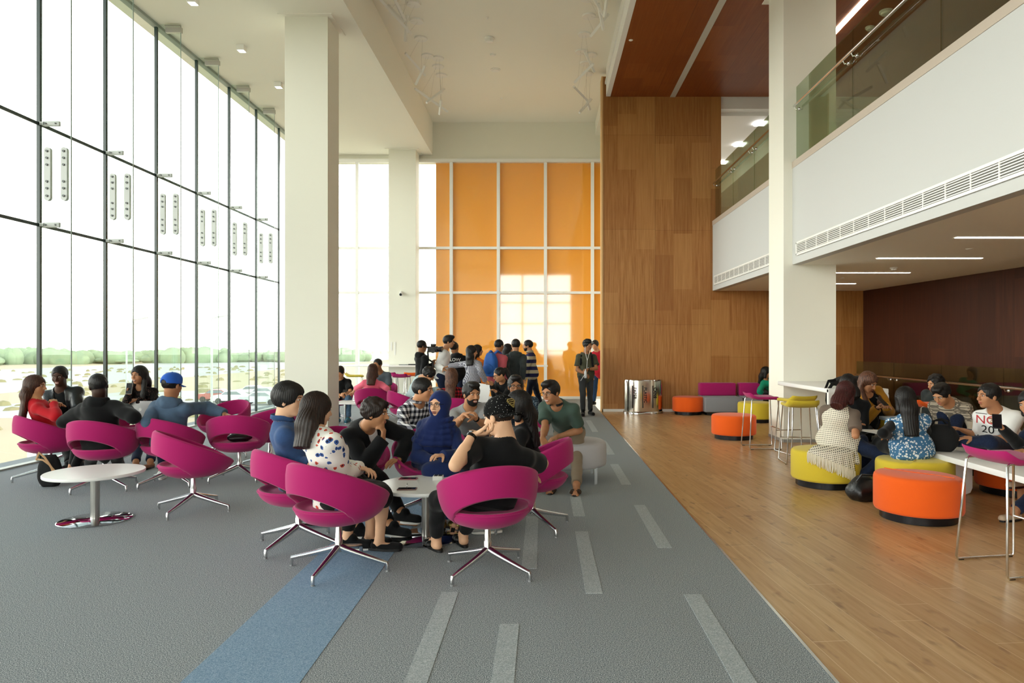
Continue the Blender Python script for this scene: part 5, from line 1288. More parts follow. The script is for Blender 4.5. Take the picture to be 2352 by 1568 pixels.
P = person('person in blue denim shirt with black bowl-cut hair, in profile at left', W(664, 919, 5.10), (88, -4, 0), W(648, 975, 5.12), 108, (-1.86, 5.18, .50),
    RA=(W(668, 1062, 5.0), W(715, 1062, 5.2)), LA=(W(690, 1050, 5.35), W(740, 1055, 5.4)), LL=(fl(815, 5.42), (.6, 0, 1), 92), RL=(fl(797, 5.10), (.6, 0, 1), 92),
    skn='light', hair=('bowl', 'black'), top=c_blueshirt, bot=(c_black, 'pants'), shoe=(c_black, 'sneaker'), feat=('collar', 'cropped'))
P = person('person in black blazer and white tee leaning forward with hand on chin', W(862, 950, 5.85), (84, -6, 0), W(836, 992, 5.98), 62, (-1.78, 6.22, .50),
    RA=(W(838, 1066, 5.75), W(884, 1004, 5.80)), LA=(W(938, 1004, 6.25), W(918, 1052, 5.95)), LL=(fl(922, 5.80, .11), (.5, -.2, 1), 70), RL=(fl(897, 5.48), (.5, -.3, 1), 66),
    skn='tan', hair=('messy', 'dark'), top=c_white, bot=(c_black, 'pants'), shoe=(c_black, 'sneaker'), jacket=(c_blackj, 'blazer', 'long', .055), feat=('stubble',),
    hd=(W(893, 1062, 5.85)-W(918, 1052, 5.95), V((.12, 0, 1))), hn=(V((0, .2, -1)), V((-1, .1, .2))), curl=(.25, .75))
P = person('person in navy headscarf and dress with black glasses, facing us', W(1009, 929, 6.05), (-24, -3, 0), W(1012, 985, 6.10), -4, (-1.0, 6.18, .48),
    RA=(W(958, 1048, 6.0), W(1000, 1058, 5.72)), LA=(W(1062, 1048, 6.0), W(1018, 1046, 5.78)), LL=(fl(1048, 5.80), (0, -.6, 1), 0), RL=(fl(1015, 5.75), (0, -.6, 1), -5),
    s=.96, fem=True, skn='fair', hair=None, top=(c_navyd, 'dress_top'), bot=(c_navyd, 'longskirt'), shoe=(gold, 'sandal'), feat=('scarf', 'glasses', 'plum', 'barefoot', 'loose'), hd=(None, V((.1, -.3, -1))), hn=(None, V((0, 1, 0))), curl=(.4, .4))
bz = MB().tube([P['A'][-1][2]-P['org']+V((.03*math.cos(a), .03*math.sin(a), .012*math.sin(a+1))) for a in [2*PI*k/16 for k in range(16)]], .004, 6, closed=True).obj('bracelet', mat('pearl', '#e8e4da', .3), P['root'])
P = person('person with long black hair in black clothes, mostly hidden behind the speckled cap', W(1189, 931, 5.62), (-105, -5, 0), W(1203, 990, 5.72), -100, (-.10, 5.72, .50),
    RA=(W(1180, 1060, 6.0), W(1140, 1060, 5.9)), LA=(W(1190, 1065, 5.5), W(1150, 1070, 5.6)), LL=(fl(1130, 5.55), (-.6, 0, 1), -80), RL=(fl(1125, 5.85), (-.6, 0, 1), -85),
    s=.93, fem=True, skn='tan', hair=('longer', 'black'), top=c_black, bot=(c_black, 'pants'), shoe=(c_greymel, 'sneaker'))
P = person('person in black and white plaid shirt leaning forward, in profile beside the headscarf', W(972, 896, 7.25), (78, -6, 0), W(954, 936, 7.38), 55, (-1.52, 7.68, .52),
    RA=(W(925, 985, 7.15), W(962, 990, 7.05)), LA=(W(990, 975, 7.5), W(1000, 990, 7.2)), LL=(fl(1000, 7.15), (.4, -.4, 1), 50), RL=(fl(965, 6.95), (.4, -.4, 1), 45),
    skn='tan', hair=('short', 'black'), top=c_plaid, bot=(c_jeans, 'pants'), shoe=(c_black, 'sneaker'), feat=('stubble', 'collar'))
P = person('person in grey t-shirt with quiff and beard, smiling, holding a small object in both hands', W(1083, 906, 7.30), (34, -4, 0), W(1077, 946, 7.45), 18, (-.80, 7.72, .50),
    RA=(W(1046, 976, 7.30), W(1066, 952, 7.10)), LA=(W(1118, 980, 7.30), W(1092, 960, 7.08)), LL=(fl(1110, 7.05), (0, -.5, 1), 10), RL=(fl(1065, 7.0), (0, -.5, 1), 0),
    skn='tan', hair=('quiff', 'black'), top=c_greymel, sleeve='short', bot=(c_jeans, 'pants'), shoe=(c_black, 'sneaker'), feat=('beard', 'smile', 'watch_l'), hd=(V((-.8, -.3, .3)), V((.8, -.3, .3))), curl=(.6, .6))
P = person('person in navy printed shirt with clear glasses and dark hair, behind the speckled cap', W(1184, 888, 7.90), (6, -2, 0), W(1196, 934, 8.02), 10, (-.25, 8.28, .50),
    LA=(W(1228, 982, 7.9), W(1222, 1012, 7.6)), RA=(W(1166, 975, 7.9), W(1170, 1005, 7.6)), LL=(fl(1215, 7.7), (0, -.5, 1), 0), RL=(fl(1180, 7.7), (0, -.5, 1), 0),
    skn='brown', hair=('quiff', 'black'), top=c_dots, sleeve='short', bot=(c_jeans, 'pants'), shoe=(c_black, 'sneaker'), feat=('beard', 'glasses'))
COLLAR['person in green polo shirt and glasses leaning forward on the grey bench'] = c_black
P = person('person in green polo shirt and glasses leaning forward on the grey bench', W(1265, 902, 7.28), (-36, -10, 4), W(1289, 948, 7.42), -22, (.30, 7.86, .53),
    RA=(W(1252, 982, 7.28), W(1246, 1006, 7.05)), LA=(W(1330, 988, 7.35), W(1282, 1002, 7.05)), LL=(fl(1324, 7.06), (0, -.8, 1), -8), RL=(fl(1268, 7.15), (0, -.8, 1), -10),
    skn='mid', hair=('quiff', 'black'), top=(c_green, 'polo_shirt'), sleeve='short', bot=(c_khaki, 'pants'), shoe=(cloth('sandal_brown', '#3a2a20'), 'sandal'), feat=('glasses', 'smile', 'stubble', 'collar', 'barefoot'), hd=(V((-.8, -.3, -.3)), V((.3, -.6, -.5))), curl=(.5, .5))

# --- left group by the window
P = person('person in red sweater with very long brown hair, leftmost, in profile', W(82, 887, 7.68), (98, -4, 0), W(84, 928, 7.62), 122, (-5.60, 7.72, .50),
    RA=(W(128, 958, 7.62), W(124, 928, 7.85)), LA=(W(118, 945, 8.0), W(130, 930, 8.0)), LL=(fl(165, 8.2), (.5, .3, 1), 120), RL=(fl(172, 8.0), (.5, .3, 1), 120), s=.95, fem=True, skn='tan', hair=('longer', 'brown'), top=c_red, bot=(c_black, 'pants'), shoe=(c_black, 'flat'), curl=(.6, .6))
P = person('person in black leather jacket with short hair facing us by the window', W(137, 864, 8.72), (14, -12, 0), W(142, 906, 8.82), 10, (-6.18, 8.98, .50),
    RA=(W(108, 945, 8.7), W(126, 950, 8.5)), LA=(W(176, 945, 8.75), W(162, 955, 8.5)), LL=(fl(185, 8.4), (0, -.5, 1), 10), RL=(fl(160, 8.4), (0, -.5, 1), 10), skn='dark', hair=('crop', 'black'), top=c_black, bot=(c_black, 'pants'), shoe=(c_black, 'shoe'), jacket=(c_leather, 'leather_jacket', 'long', .06), feat=('smile',))
P = person('person in black hoodie seen from behind, head turned left', W(226, 886, 7.22), (-138, -6, -6), W(226, 926, 7.28), 178, (-4.70, 7.28, .50),
    LA=(W(148, 968, 7.22), W(178, 962, 7.55)), RA=(W(306, 958, 7.25), W(290, 938, 7.55)), LL=(fl(205, 7.95), (0, .5, 1), 190), RL=(fl(275, 8.0), (0, .5, 1), 170), skn='deep', hair=('crop', 'black'), top=(c_black, 'hoodie'), bot=(c_black, 'pants'), shoe=(c_black, 'shoe'), feat=('hood', 'loose'), build=1.12)
P = person('person in black lace top with long wavy black hair, smiling and holding a phone', W(319, 862, 8.88), (-8, -2, 0), W(325, 904, 8.98), 4, (-5.28, 9.16, .50),
    RA=(W(288, 930, 8.8), W(297, 905, 8.62)), LA=(W(360, 935, 8.8), W(314, 918, 8.62)), LL=(fl(345, 8.5), (0, -.5, 1), 0), RL=(fl(312, 8.45), (0, -.5, 1), 0), s=.95, fem=True, skn='mid', hair=('fall', 'black'), top=(c_lace, 'lace_top'), bot=(c_jeans, 'pants'), shoe=(mat('shoe_brown', '#7a4a30', .5), 'flat'), feat=('smile',), hd=(V((-.9, 0, .1)), V((-.2, 0, 1))), curl=(.4, .6))
phone(W(297, 892, 8.58), R(10), 'phone in a patterned case held up by the woman in black lace', tilt=(R(75), 0), case=mat('case_patterned', '#9a9690', .4))
P = person('person in slate blue hooded jacket and bright blue cap, arm resting on the next chair', W(396, 885, 7.45), (162, -6, 0), W(393, 925, 7.48), 176, (-4.10, 7.48, .50),
    LA=(W(340, 968, 7.4), W(352, 975, 7.7)), RA=(W(474, 936, 7.62), W(514, 950, 7.72)), LL=(fl(372, 7.85), (-.2, .5, 1), 200), RL=(fl(425, 8.0), (0, .5, 1), 175), skn='mid', hair=('crop', 'black'), top=(c_hood, 'hooded_jacket'), bot=(c_jeans, 'pants'), shoe=(c_white, 'sneaker'), feat=('hood', 'loose'), build=1.06)
cap(P, c_bluecap, 0, hole=True)

# --- middle of the room
P = person('person in black t-shirt looking down at his phone beside the big left pillar', W(781, 855, 13.6), (0, -38, 0), W(779, 879, 13.85), -5, (-4.17, 14.0, .50),
    LA=(W(806, 902, 13.75), W(792, 903, 13.5)), RA=(W(760, 905, 13.7), W(780, 906, 13.45)), LL=(fl(800, 13.55), (.3, -.5, 1), 0), RL=(fl(776, 13.5), (0, -.5, 1), -5), skn='tan', hair=('crop', 'black'), top=c_black, sleeve='short', bot=(c_jeansl, 'pants'), shoe=(cloth('shoe_teal', '#3e6a78'), 'sneaker'), curl=(.6, .6))
phone(W(791, 901, 13.38), 0, 'phone held by the man in black t-shirt beside the pillar', tilt=(R(40), 0))
P = person('person in pink top with long brown hair, seen from behind', W(857, 851, 12.65), (178, -6, -4), W(856, 876, 12.68), 180, (-3.20, 12.72, .50),
    LA=(W(818, 892, 12.7), W(812, 900, 13.0)), RA=(W(890, 892, 12.7), W(888, 900, 13.0)), LL=(fl(840, 13.2), (0, .5, 1), 180), RL=(fl(865, 13.2), (0, .5, 1), 180), s=.97, fem=True, skn='mid', hair=('long', 'brown'), top=(c_pink, 'top'), sleeve='elbow', bot=(c_jeans, 'pants'), shoe=(c_black, 'flat'), build=1.1)
P = person('person in grey tee half hidden behind the woman in pink', W(867, 838, 14.0), (-18, -4, 0), W(875, 862, 14.15), 0, (-3.39, 14.38, .50), LL=(fl(880, 13.8), (0, -.5, 1), 0), RL=(fl(866, 13.8), (0, -.5, 1), 0), skn='brown', hair=('crop', 'black'), top=c_greyv, sleeve='short', bot=(c_jeans, 'pants'), shoe=(c_black, 'shoe'))
P = person('person in pale blue shirt bent forward with dark hair', W(984, 861, 11.6), (100, -38, 0), W(960, 872, 11.72), 100, (-2.34, 11.88, .50), RA=(W(968, 905, 11.5), W(990, 905, 11.5)), LA=(W(985, 900, 11.9), W(1005, 895, 11.8)), LL=(fl(985, 12.0), (.5, 0, 1), 95), RL=(fl(980, 11.7), (.5, 0, 1), 95), skn='tan', hair=('messy', 'black'), top=c_pale, bot=(c_jeans, 'pants'), shoe=(c_black, 'shoe'), feat=('glasses', 'loose'))
P = person('person in red checked shirt with long chestnut hair, seen from behind', W(1038, 864, 10.38), (172, -4, 0), W(1037, 895, 10.40), 178, (-1.38, 10.40, .50), LA=(W(1000, 935, 10.4), W(1005, 945, 10.7)), RA=(W(1070, 935, 10.4), W(1065, 945, 10.7)), LL=(fl(1015, 10.95), (0, .5, 1), 180), RL=(fl(1055, 10.95), (0, .5, 1), 180), s=.95, fem=True, skn='mid', hair=('longer', 'chest'), top=c_redcheck, bot=(c_jeans, 'pants'), shoe=(c_black, 'flat'))
P = person('person with ponytail and glasses in black top, reading from a sheet', W(1147, 861, 10.95), (-62, -20, 0), W(1160, 886, 11.15), -50, (-.56, 11.38, .50), RA=(W(1136, 905, 11.0), W(1130, 884, 10.8)), LA=(W(1160, 915, 10.95), W(1140, 900, 10.8)), LL=(fl(1140, 11.0), (-.4, -.4, 1), -40), RL=(fl(1125, 11.1), (-.4, -.4, 1), -40), s=.95, fem=True, skn='tan', hair=('ponytail', 'black'), top=c_black, bot=(c_black, 'pants'), shoe=(c_black, 'flat'), feat=('glasses',))
o = sheet(W(1110, 884, 10.9).x, 10.9, W(1110, 884, 10.9).z-.13, 0, 'white paper sheet held beside the woman with ponytail'); o.rotation_euler = (R(80), R(8), R(-15))

# --- standing people
def stand(label, px, D, head_py, top_yaw, face, s, **k):
    H = W(px, head_py, D); x = H.x; dx = k.pop('hipdx', 0.); nk = k.pop('neck', None) or V((x-.02*math.sin(R(top_yaw)), D+.03*math.cos(R(top_yaw)), H.z-.195*s))
    hp = V((x+dx, D+k.pop('hipdD', .0), .905*s)); hl = V((math.cos(R(top_yaw)), math.sin(R(top_yaw)), 0)); tf = yawv(top_yaw)
    if 'LL' not in k: k['LL'] = (V((hp.x, hp.y, .085*s))+hl*.10+tf*.05, tf+V((0, 0, .2)), top_yaw+8)
    if 'RL' not in k: k['RL'] = (V((hp.x, hp.y, .085*s))-hl*.10-tf*.04, tf+V((0, 0, .2)), top_yaw-8)
    return person(label, H, face, nk, top_yaw, hp, s=s, **k)
P = stand('person in black hoodie filming with a camera rig', 970, 13.8, 795, 128, (122, -3, 0), .96, RA=(W(972, 858, 13.6), W(992, 848, 13.7)), LA=(W(985, 850, 14.0), W(994, 838, 13.8)), skn='brown', hair=('crop', 'black'), top=(c_black, 'hoodie'), bot=(c_charc, 'pants'), shoe=(c_black, 'shoe'), feat=('hood', 'loose'), curl=(.8, .8), hd=(V((.2, 0, 1)), V((.2, 0, 1))))
cm = empty('video_camera_rig', W(994, 843, 13.72)); tag(cm, 'black video camera on a gimbal held by the person in black hoodie', 'camera')
MB().tube([(0, 0, -.12), (0, 0, .12)], .022, 10).obj('grip', blackp, cm); MB().tube([(0, 0, .1), (-.09, 0, .16), (-.10, 0, .32), (.0, 0, .36)], .018, 8).obj('gimbal_arm', blackp, cm)
MB().box(-.10, .10, -.06, .06, .30, .42, .01).box(-.04, .06, -.04, .04, .42, .47, .01).obj('camera_body', blackp, cm); MB().tube([(.10, -.02, .36), (.20, -.04, .36)], [.05, .06], 16).tube([(.02, -.06, .33), (.02, -.12, .33)], .045, 14).obj('lens', mat('lens_black', '#14141a', .2), cm); MB().tube([(-.06, -.07, .40), (-.18, -.07, .42)], .014, 8).obj('top_handle', blackp, cm)
P = stand('person in white long-sleeved shirt and glasses standing beside the camera rig', 1031, 13.9, 785, 92, (92, -6, 0), 1.02, neck=W(1020, 806, 13.9), RA=(W(1004, 840, 13.75), W(1020, 848, 13.65)), LA=(W(1018, 842, 14.1), W(1024, 852, 13.9)), hipdx=-.16, build=.94, skn='tan', hair=('quiff', 'black'), top=c_white, bot=(c_jeans, 'pants'), shoe=(c_black, 'sneaker'), feat=('glasses', 'untucked', 'loose'), detail=True)
P = stand('person in black jacket with white lettering on the back', 1044, 14.7, 799, 172, (150, -3, 0), .98, neck=W(1050, 815, 14.7), hipdx=.05, LA=(W(1030, 850, 14.8), W(1030, 860, 14.9)), RA=(W(1072, 850, 14.7), W(1076, 868, 14.8)), skn='brown', hair=('short', 'black'), top=(c_blackj, 'jacket'), bot=(c_jeans, 'pants'), shoe=(c_black, 'shoe'), feat=('hood', 'loose'))
wl = mat('print_white', '#e9e9e6', .6); printed(P, 'jacket', 'LOW', W(1047, 829, 14.7), (0, -1, 0), .10, wl); printed(P, 'jacket', 'ME', W(1044, 841, 14.7), (0, -1, 0), .10, wl); printed(P, 'jacket', 'T', W(1047, 818, 14.7), (0, -1, 0), .09, wl)
P = stand('person in black and white houndstooth shirt with curly dark hair, reaching left', 1084, 13.0, 808, 158, (100, -8, 0), .93, neck=W(1086, 828, 13.02), LA=(W(1058, 837, 13.15), W(1032, 841, 13.3)), RA=(W(1104, 852, 12.95), W(1114, 874, 12.85)), fem=True, skn='tan', hair=('long', 'black'), top=c_hounds, bot=(c_jeans, 'pants'), shoe=(c_black, 'sneaker'), feat=('untucked', 'loose'))
P = stand('person in orange top with dark hair standing behind the houndstooth shirt', 1098, 14.2, 805, 130, (110, 0, 0), .93, fem=True, skn='tan', hair=('long', 'black'), top=c_orange, bot=(c_khaki, 'pants'), shoe=(c_black, 'flat'), feat=('loose',))
P = stand('person in dusty red shirt wearing a blue backpack', 1147, 13.6, 794, 150, (140, -4, 0), .98, neck=W(1143, 814, 13.6), hipdx=-.06, skn='brown', hair=('crop', 'black'), top=c_pinkshirt, RA=(W(1154, 855, 13.45), W(1162, 875, 13.6)), bot=(c_jeans, 'pants'), shoe=(c_black, 'sneaker'), feat=('collar', 'loose'))
bp = bag('backpack', P['neck']-P['tf']*.20+V((-.03, 0, -.44)), (.155, .10, .23), mat('backpack_blue', '#2460b4', .7, bump=(40, .2)), 'bright blue backpack on the back of the person in dusty red shirt', R(150), .12)
MB().ell((-.0, .10, .15), (.12, .05, .10)).obj('front_pocket', mat('backpack_blue'), bp)
sp_ = MB()
for q in (-1, 1): sp_.tube([(q*.07, -.02, .44), (q*.08, -.13, .50), (q*.09, -.24, .44), (q*.10, -.27, .28), (q*.11, -.16, .10)], .018, 8, flat=((1, 0, 0), 1.6))
sp_.obj('shoulder_straps', mat('backpack_blue'), bp)
P = stand('person in dark grey hoodie with dark hair, back to us', 1184, 14.0, 793, 182, (-155, -3, 0), .99, skn='tan', hair=('short', 'black'), top=(c_dgrey, 'hoodie'), bot=(c_charc, 'pants'), shoe=(c_black, 'shoe'), feat=('hood', 'loose'), LA=(W(1163, 845, 13.9), W(1166, 868, 13.9)), RA=(W(1202, 845, 13.9), W(1200, 868, 13.9)))
P = stand('person in olive top almost hidden behind the dark grey hoodie', 1168, 15.0, 802, 120, (120, 0, 0), .94, fem=True, skn='tan', hair=('long', 'black'), top=c_olive, bot=(c_charc, 'pants'), shoe=(c_black, 'flat'))
P = stand('person in navy and beige striped sweater walking left, bearded', 1212, 15.4, 794, -90, (-88, -3, 0), 1.0, neck=W(1219, 815, 15.4), hipdx=.10, LL=(fl(1246, 15.9), (-1, 0, .2), -88), RL=(fl(1212, 15.3), (-1, 0, .3), -92), LA=(W(1208, 850, 15.15), W(1204, 874, 15.1)), RA=(W(1208, 848, 15.6), W(1186, 854, 15.6)), skn='tan', hair=('short', 'black'), top=(c_stripe, 'sweater'), bot=(cloth('trousers_navy', '#15182a'), 'pants'), shoe=(c_black, 'sneaker'), feat=('beard', 'loose', 'untucked', 'collar'), detail=True)
P = stand('person in olive t-shirt with black headband and earphones walking towards us', 1350, 14.9, 793, 15, (42, -6, 0), 1.0, neck=W(1346, 813, 14.9), hipdx=-.04, LL=(fl(1356, 15.1), (0, -1, .2), 20), RL=(fl(1339, 14.9), (0, -1, .2), -5), RA=(W(1326, 850, 14.8), W(1344, 858, 14.55)), LA=(W(1370, 846, 14.8), W(1350, 848, 14.55)), skn='brown', hair=('messy', 'black'), top=(c_olive, 't_shirt'), sleeve='short', bot=(c_charc, 'pants'), shoe=(c_black, 'boot'), feat=('loose', 'untucked', 'watch_l'), detail=True, curl=(.7, .7))
ro = P['root']; og = P['org']; h_ = P['h']
MB().tube([h_(.082*math.cos(a), -.012+.102*math.sin(a), .058+.012*math.sin(a))-og for a in [2*PI*k/28 for k in range(28)]], .017, 8, closed=True, flat=(P['u'], 1.0)).obj('headband', c_black, ro); MB().box(-.03, .03, -.004, .004, -.008, .008, M=Matrix.Translation(h_(.02, .108, .066)-og) @ Matrix.Rotation(R(42), 4, 'Z')).obj('headband_print', wl, ro)
nk = P['neck']-og; MB().tube([h_(-.075, .0, -.01)-og, nk+V((-.03, -.13, .02)), nk+V((.01, -.18, -.16)), nk+V((.0, -.19, -.33))], .0045, 6).tube([h_(.075, .0, -.01)-og, nk+V((.06, -.14, .0)), nk+V((.01, -.18, -.16))], .0045, 6).tube([nk+V((.0, -.19, -.33)), nk+V((-.06, -.22, -.48)), nk+V((-.13, -.14, -.60))], .0045, 6).obj('earphone_cable', wl, ro)
for q in (-1, 1): MB().tube([nk+V((q*.10, .02, .0)), nk+V((q*.115, -.11, -.06)), nk+V((q*.125, -.13, -.22)), nk+V((q*.15, -.04, -.34))], .022, 8, flat=((0, 1, 0), .4)).obj('backpack_strap', c_black, ro)
bt = empty('water_bottle', W(1345, 868, 14.52)); tag(bt, 'clear plastic bottle held by the person with headband', 'bottle'); MB().lathe([(.026, 0), (.03, .01), (.03, .13), (.012, .17), (.012, .19)], 14).obj('body', mat('bottle_plastic', '#c9cdd0', .1, spec=.8), bt)
P = stand('person in red vest and blue jeans half hidden by the oak wall edge', 1367, 17.3, 793, -12, (-22, -22, 0), 1.0, neck=W(1374, 812, 17.4), hipdx=.10, LL=(fl(1392, 17.6), (0, -1, .3), 0), RL=(fl(1364, 17.6), (0, -1, .2), -35), skn='tan', hair=('short', 'black'), top=(c_vest, 'vest'), sleeve='none', bot=(c_denim, 'pants'), shoe=(c_black, 'sneaker'), feat=('loose',), LA=(W(1390, 845, 17.2), W(1385, 855, 16.9)), RA=(W(1362, 848, 17.2), W(1368, 862, 17.0)))

# --- right side
P = person('person in green sweater on the far sofa beside the white column', W(1760, 855, 15.1), (75, -8, 0), W(1757, 879, 15.2), 60, (4.93, 15.3, .52), LL=(fl(1768, 14.75), (.3, -.5, 1), 30), RL=(fl(1758, 14.75), (0, -.5, 1), 30), s=.95, fem=True, skn='tan', hair=('long', 'black'), top=c_teal, bot=(c_black, 'pants'), shoe=(c_black, 'shoe'), RA=(W(1745, 900, 15.05), W(1765, 908, 15.0)), LA=(W(1775, 900, 15.1), W(1770, 908, 15.0)))
P = person('person in cream crochet shawl with burgundy hair sitting on the mustard stool, from behind', W(1943, 903, 7.38), (136, -24, 0), W(1924, 944, 7.30), 142, (3.22, 7.46, .50), RA=(W(1965, 1000, 7.15), W(1968, 975, 7.42)), LA=(W(1895, 985, 7.45), W(1930, 990, 7.7)), LL=(fl(1990, 7.55), (.5, .4, 1), 130), RL=(fl(1968, 7.28), (.6, .0, 1), 100), s=.97, fem=True, skn='mid', hair=('bob', 'red'), top=c_brownt, sleeve='short', bot=(c_jeans, 'pants'), shoe=(c_black, 'sneaker'), hyaw=125, build=1.08)
# the shawl: an open-work sheet over back and seat with a fringe
def shawl(P):
    org = P['org']; root = P['root']; nk, hp, tl, tf = P['neck'], P['hip'], P['tl'], P['tf']; lo, hi = _bb((nk, hp, V((hp.x, hp.y, .28))), .34); F = Field(lo, hi, .0065)
    F.put(loft(hp+V((0, 0, -.02)), nk-P['su']*.02, tl, [(a, b*1.09+.034, c*1.09+.036, d) for a, b, c, d in FT], .004), .02); F.put(ell(hp-V((0, 0, .0)), (tl, tf, UP), (.225, .205, .14)), .05)
    bk = -tf; rt = -tl
    F.put(cone(hp+bk*.08+rt*.06, hp+bk*.19+rt*.16-V((0, 0, .22)), .13, .11, flat=((bk+rt*.3), 2.2), cut=True), .06); F.put(cone(hp+bk*.05-rt*.05, hp+bk*.19-rt*.02-V((0, 0, .13)), .12, .12, flat=(bk, 2.2), cut=True), .06)
    F.sub(loft(hp-V((0, 0, .3)), nk+UP*.05, tl, [(0, .17, .13, .20), (1, .10, .11, .17)]), .01)
    for q in (1, -1): sh = P['A'][q][0]; F.sub(cone(sh+tl*q*.035, P['A'][q][1]+tl*q*.03, .058, .066), .008)
    F.sub(cone(nk-P['su']*.02, nk+P['su']*.1, .065, .08), .01)
    Pp, Q = F.mesh(); so = vmesh('crochet_shawl', Pp, Q, c_croch, root, org, .003, 14., 3)
    # hem lying over the edge of the round stool, with its fringe
    cx, cy, g, n_, m_ = 3.10, 7.50, MB(), 30, 12; r4 = random.Random(3); vs = []; zb = lambda u: .385-.185*u**1.2
    def pt(u, z, r): a = R(-50+76*u); return V((cx+math.sin(a)*r, cy-math.cos(a)*r, z))-org
    for i in range(n_+1):
        u = i/n_; wv = .006*math.sin(u*40)
        for j in range(m_+1):
            t = j/m_
            if t < .5: q = pt(u, .455-.045*(t/.5)**3, .17+.185*(t/.5))
            else: k_ = (t-.5)/.5; q = pt(u, .41+(zb(u)-.41)*k_, .368+.012*math.sin(k_*PI*.5)+wv*k_)
            vs.append(q)
    fs = [(i*(m_+1)+j, (i+1)*(m_+1)+j, (i+1)*(m_+1)+j+1, i*(m_+1)+j+1) for i in range(n_) for j in range(m_)]
    o = g.add(vs, fs, True).obj('shawl_hem', c_croch, so); md = o.modifiers.new('th', 'SOLIDIFY'); md.thickness = .006
    g = MB()
    for k in range(46):
        u = k/45; L_ = r4.uniform(.10, .125); z = zb(u)+.012; g.tube([pt(u, z, .381), pt(u+r4.uniform(-.006, .006), z-L_*.5, .386), pt(u+r4.uniform(-.012, .012), max(.012, z-L_), .380)], [.0068, .006, .0035], 5)
    o = g.obj('fringe', c_cream, so); o['kind'] = 'stuff'
shawl(P)
P = person('person in mustard cardigan with long wavy brown hair looking at her phone', W(1994, 878, 8.25), (32, -30, 0), W(1990, 916, 8.38), 22, (4.20, 8.60, .55), RA=(W(1983, 968, 8.15), W(2014, 938, 7.98)), LA=(W(2050, 960, 8.25), W(2036, 934, 8.0)), LL=(fl(2035, 8.2, .25), (.3, -.5, 1), 20), RL=(fl(1985, 8.25, .25), (0, -.5, 1), 0), s=.96, fem=True, skn='mid', hair=('fall', 'chest'), top=c_black, bot=(c_black, 'pants'), shoe=(c_black, 'shoe'), jacket=(c_mustard, 'cardigan', 'long', .065), curl=(.6, .6))
phone(W(2026, 922, 7.93), R(20), 'dark phone held in both hands by the woman in mustard cardigan', tilt=(R(35), 0))
P = person('person in black top partly hidden behind the crochet shawl, dark hair', W(1948, 884, 7.98), (150, -15, 0), W(1966, 926, 7.98), 160, (3.62, 8.10, .50), RA=(W(1984, 985, 7.9), W(1995, 985, 8.2)), LA=(W(1940, 985, 8.0), W(1960, 990, 8.3)), LL=(fl(1950, 8.55), (0, .5, 1), 170), RL=(fl(1975, 8.5), (0, .5, 1), 160), s=.95, fem=True, skn='mid', hair=('bob', 'black'), top=c_black, bot=(c_black, 'pants'), shoe=(c_black, 'shoe'))
P = person('person in blue floral vest over black sleeves with very long dark hair, back to us', W(2078, 917, 6.95), (172, -14, 0), W(2084, 957, 6.88), 168, (3.72, 6.90, .50), LA=(W(2028, 995, 6.9), W(2040, 1000, 7.2)), RA=(W(2130, 1000, 6.95), W(2135, 1005, 7.25)), LL=(fl(2030, 7.35), (-.2, .5, 1), 185), RL=(fl(2060, 7.5), (0, .5, 1), 175), s=.96, fem=True, skn='mid', hair=('longer', 'black'), top=c_black, bot=(c_black, 'wide'), shoe=(c_black, 'shoe'), jacket=(c_fvest, 'floral_vest', 'none', 0), build=1.12)
P = person('person in beige patterned sweater looking down, black hair', W(2163, 906, 7.90), (-62, -32, 0), W(2190, 938, 8.02), -42, (5.02, 8.26, .50), RA=(W(2170, 995, 7.95), W(2165, 1008, 7.7)), LA=(W(2238, 995, 7.9), W(2195, 1008, 7.65)), LL=(fl(2190, 7.85, .30), (-.5, -.5, 1), -40), RL=(fl(2170, 8.05, .30), (-.5, -.5, 1), -40), skn='tan', hair=('quiff', 'black'), top=(c_fair, 'sweater'), bot=(c_jeans, 'pants'), shoe=(c_black, 'shoe'))
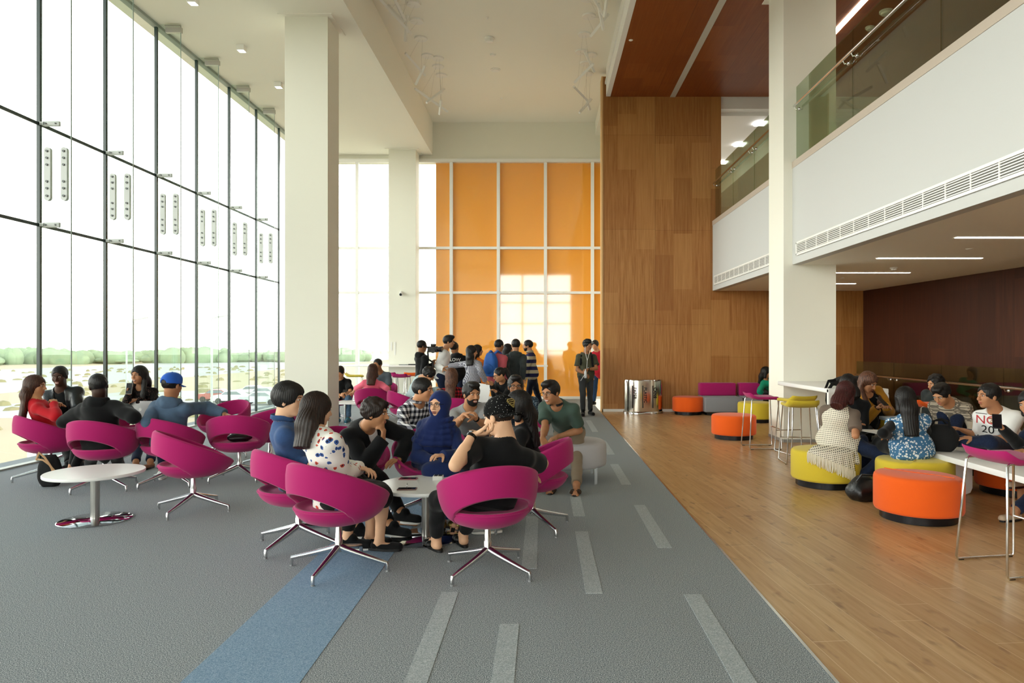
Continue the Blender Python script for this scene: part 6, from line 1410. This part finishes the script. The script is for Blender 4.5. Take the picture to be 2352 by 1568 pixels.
P = person('person with black hair deepest in the shade, behind the patterned sweater', W(2149, 882, 9.6), (-80, -10, 0), W(2160, 910, 9.68), -60, (5.54, 9.78, .50), LL=(fl(2130, 9.5), (-.5, -.4, 1), -60), RL=(fl(2125, 9.7), (-.5, -.4, 1), -60), skn='tan', hair=('messy', 'black'), top=c_dgrey, bot=(c_charc, 'pants'), shoe=(c_black, 'shoe'))
P = person('person in white printed t-shirt in profile, legs stretched over the white table', W(2270, 910, 6.95), (-84, -2, 0), W(2292, 952, 6.98), -52, (4.78, 7.06, .53), LA=(W(2302, 1012, 6.75), W(2238, 1006, 6.72)), RA=(W(2255, 1005, 7.1), W(2212, 988, 6.98)), LL=(V((4.18, 7.08, .535)), (0, -1, .15), -90), RL=(V((4.22, 7.32, .535)), (0, 1, .1), -90), skn='mid', hair=('short', 'black'), top=(c_tee, 't_shirt'), sleeve='short', bot=(c_jeans, 'pants'), shoe=(c_white, 'sneaker'), feat=('watch_l', 'stubble', 'loose'), hyaw=-84)
for w_, m, z in (('NO.', mat('print_red', '#c0202c', .6), 975), ('20', blackf, 998)): printed(P, 't_shirt', w_, W(2268, z, 6.9), (-.55, -.8, 0), .12, m)
printed(P, 't_shirt', '\u2014\u2014', W(2266, 958, 6.9), (-.55, -.8, 0), .10, blackf)
P = person('person in black with long dark hair at the right edge holding a phone', W(2366, 927, 6.30), (-66, -16, 0), W(2386, 978, 6.32), -60, (4.86, 6.22, .50), RA=(W(2338, 1018, 6.25), W(2303, 985, 6.05)), LA=(W(2385, 1045, 6.1), W(2350, 1035, 5.9)), LL=(fl(2330, 5.95), (-.5, -.2, 1), -70), RL=(fl(2345, 6.3, .3), (-.5, 0, 1), -70), s=.96, fem=True, skn='mid', hair=('longer', 'black'), top=c_black, bot=(c_jeans, 'pants'), shoe=(mat('flat_beige', '#b9a48c', .5), 'flat'), hd=(None, V((-.5, 0, .9))), curl=(.4, .5))
phone(W(2290, 968, 6.03), R(-30), 'dark phone held up by the person at the right edge', tilt=(R(55), 0))
print('people done')
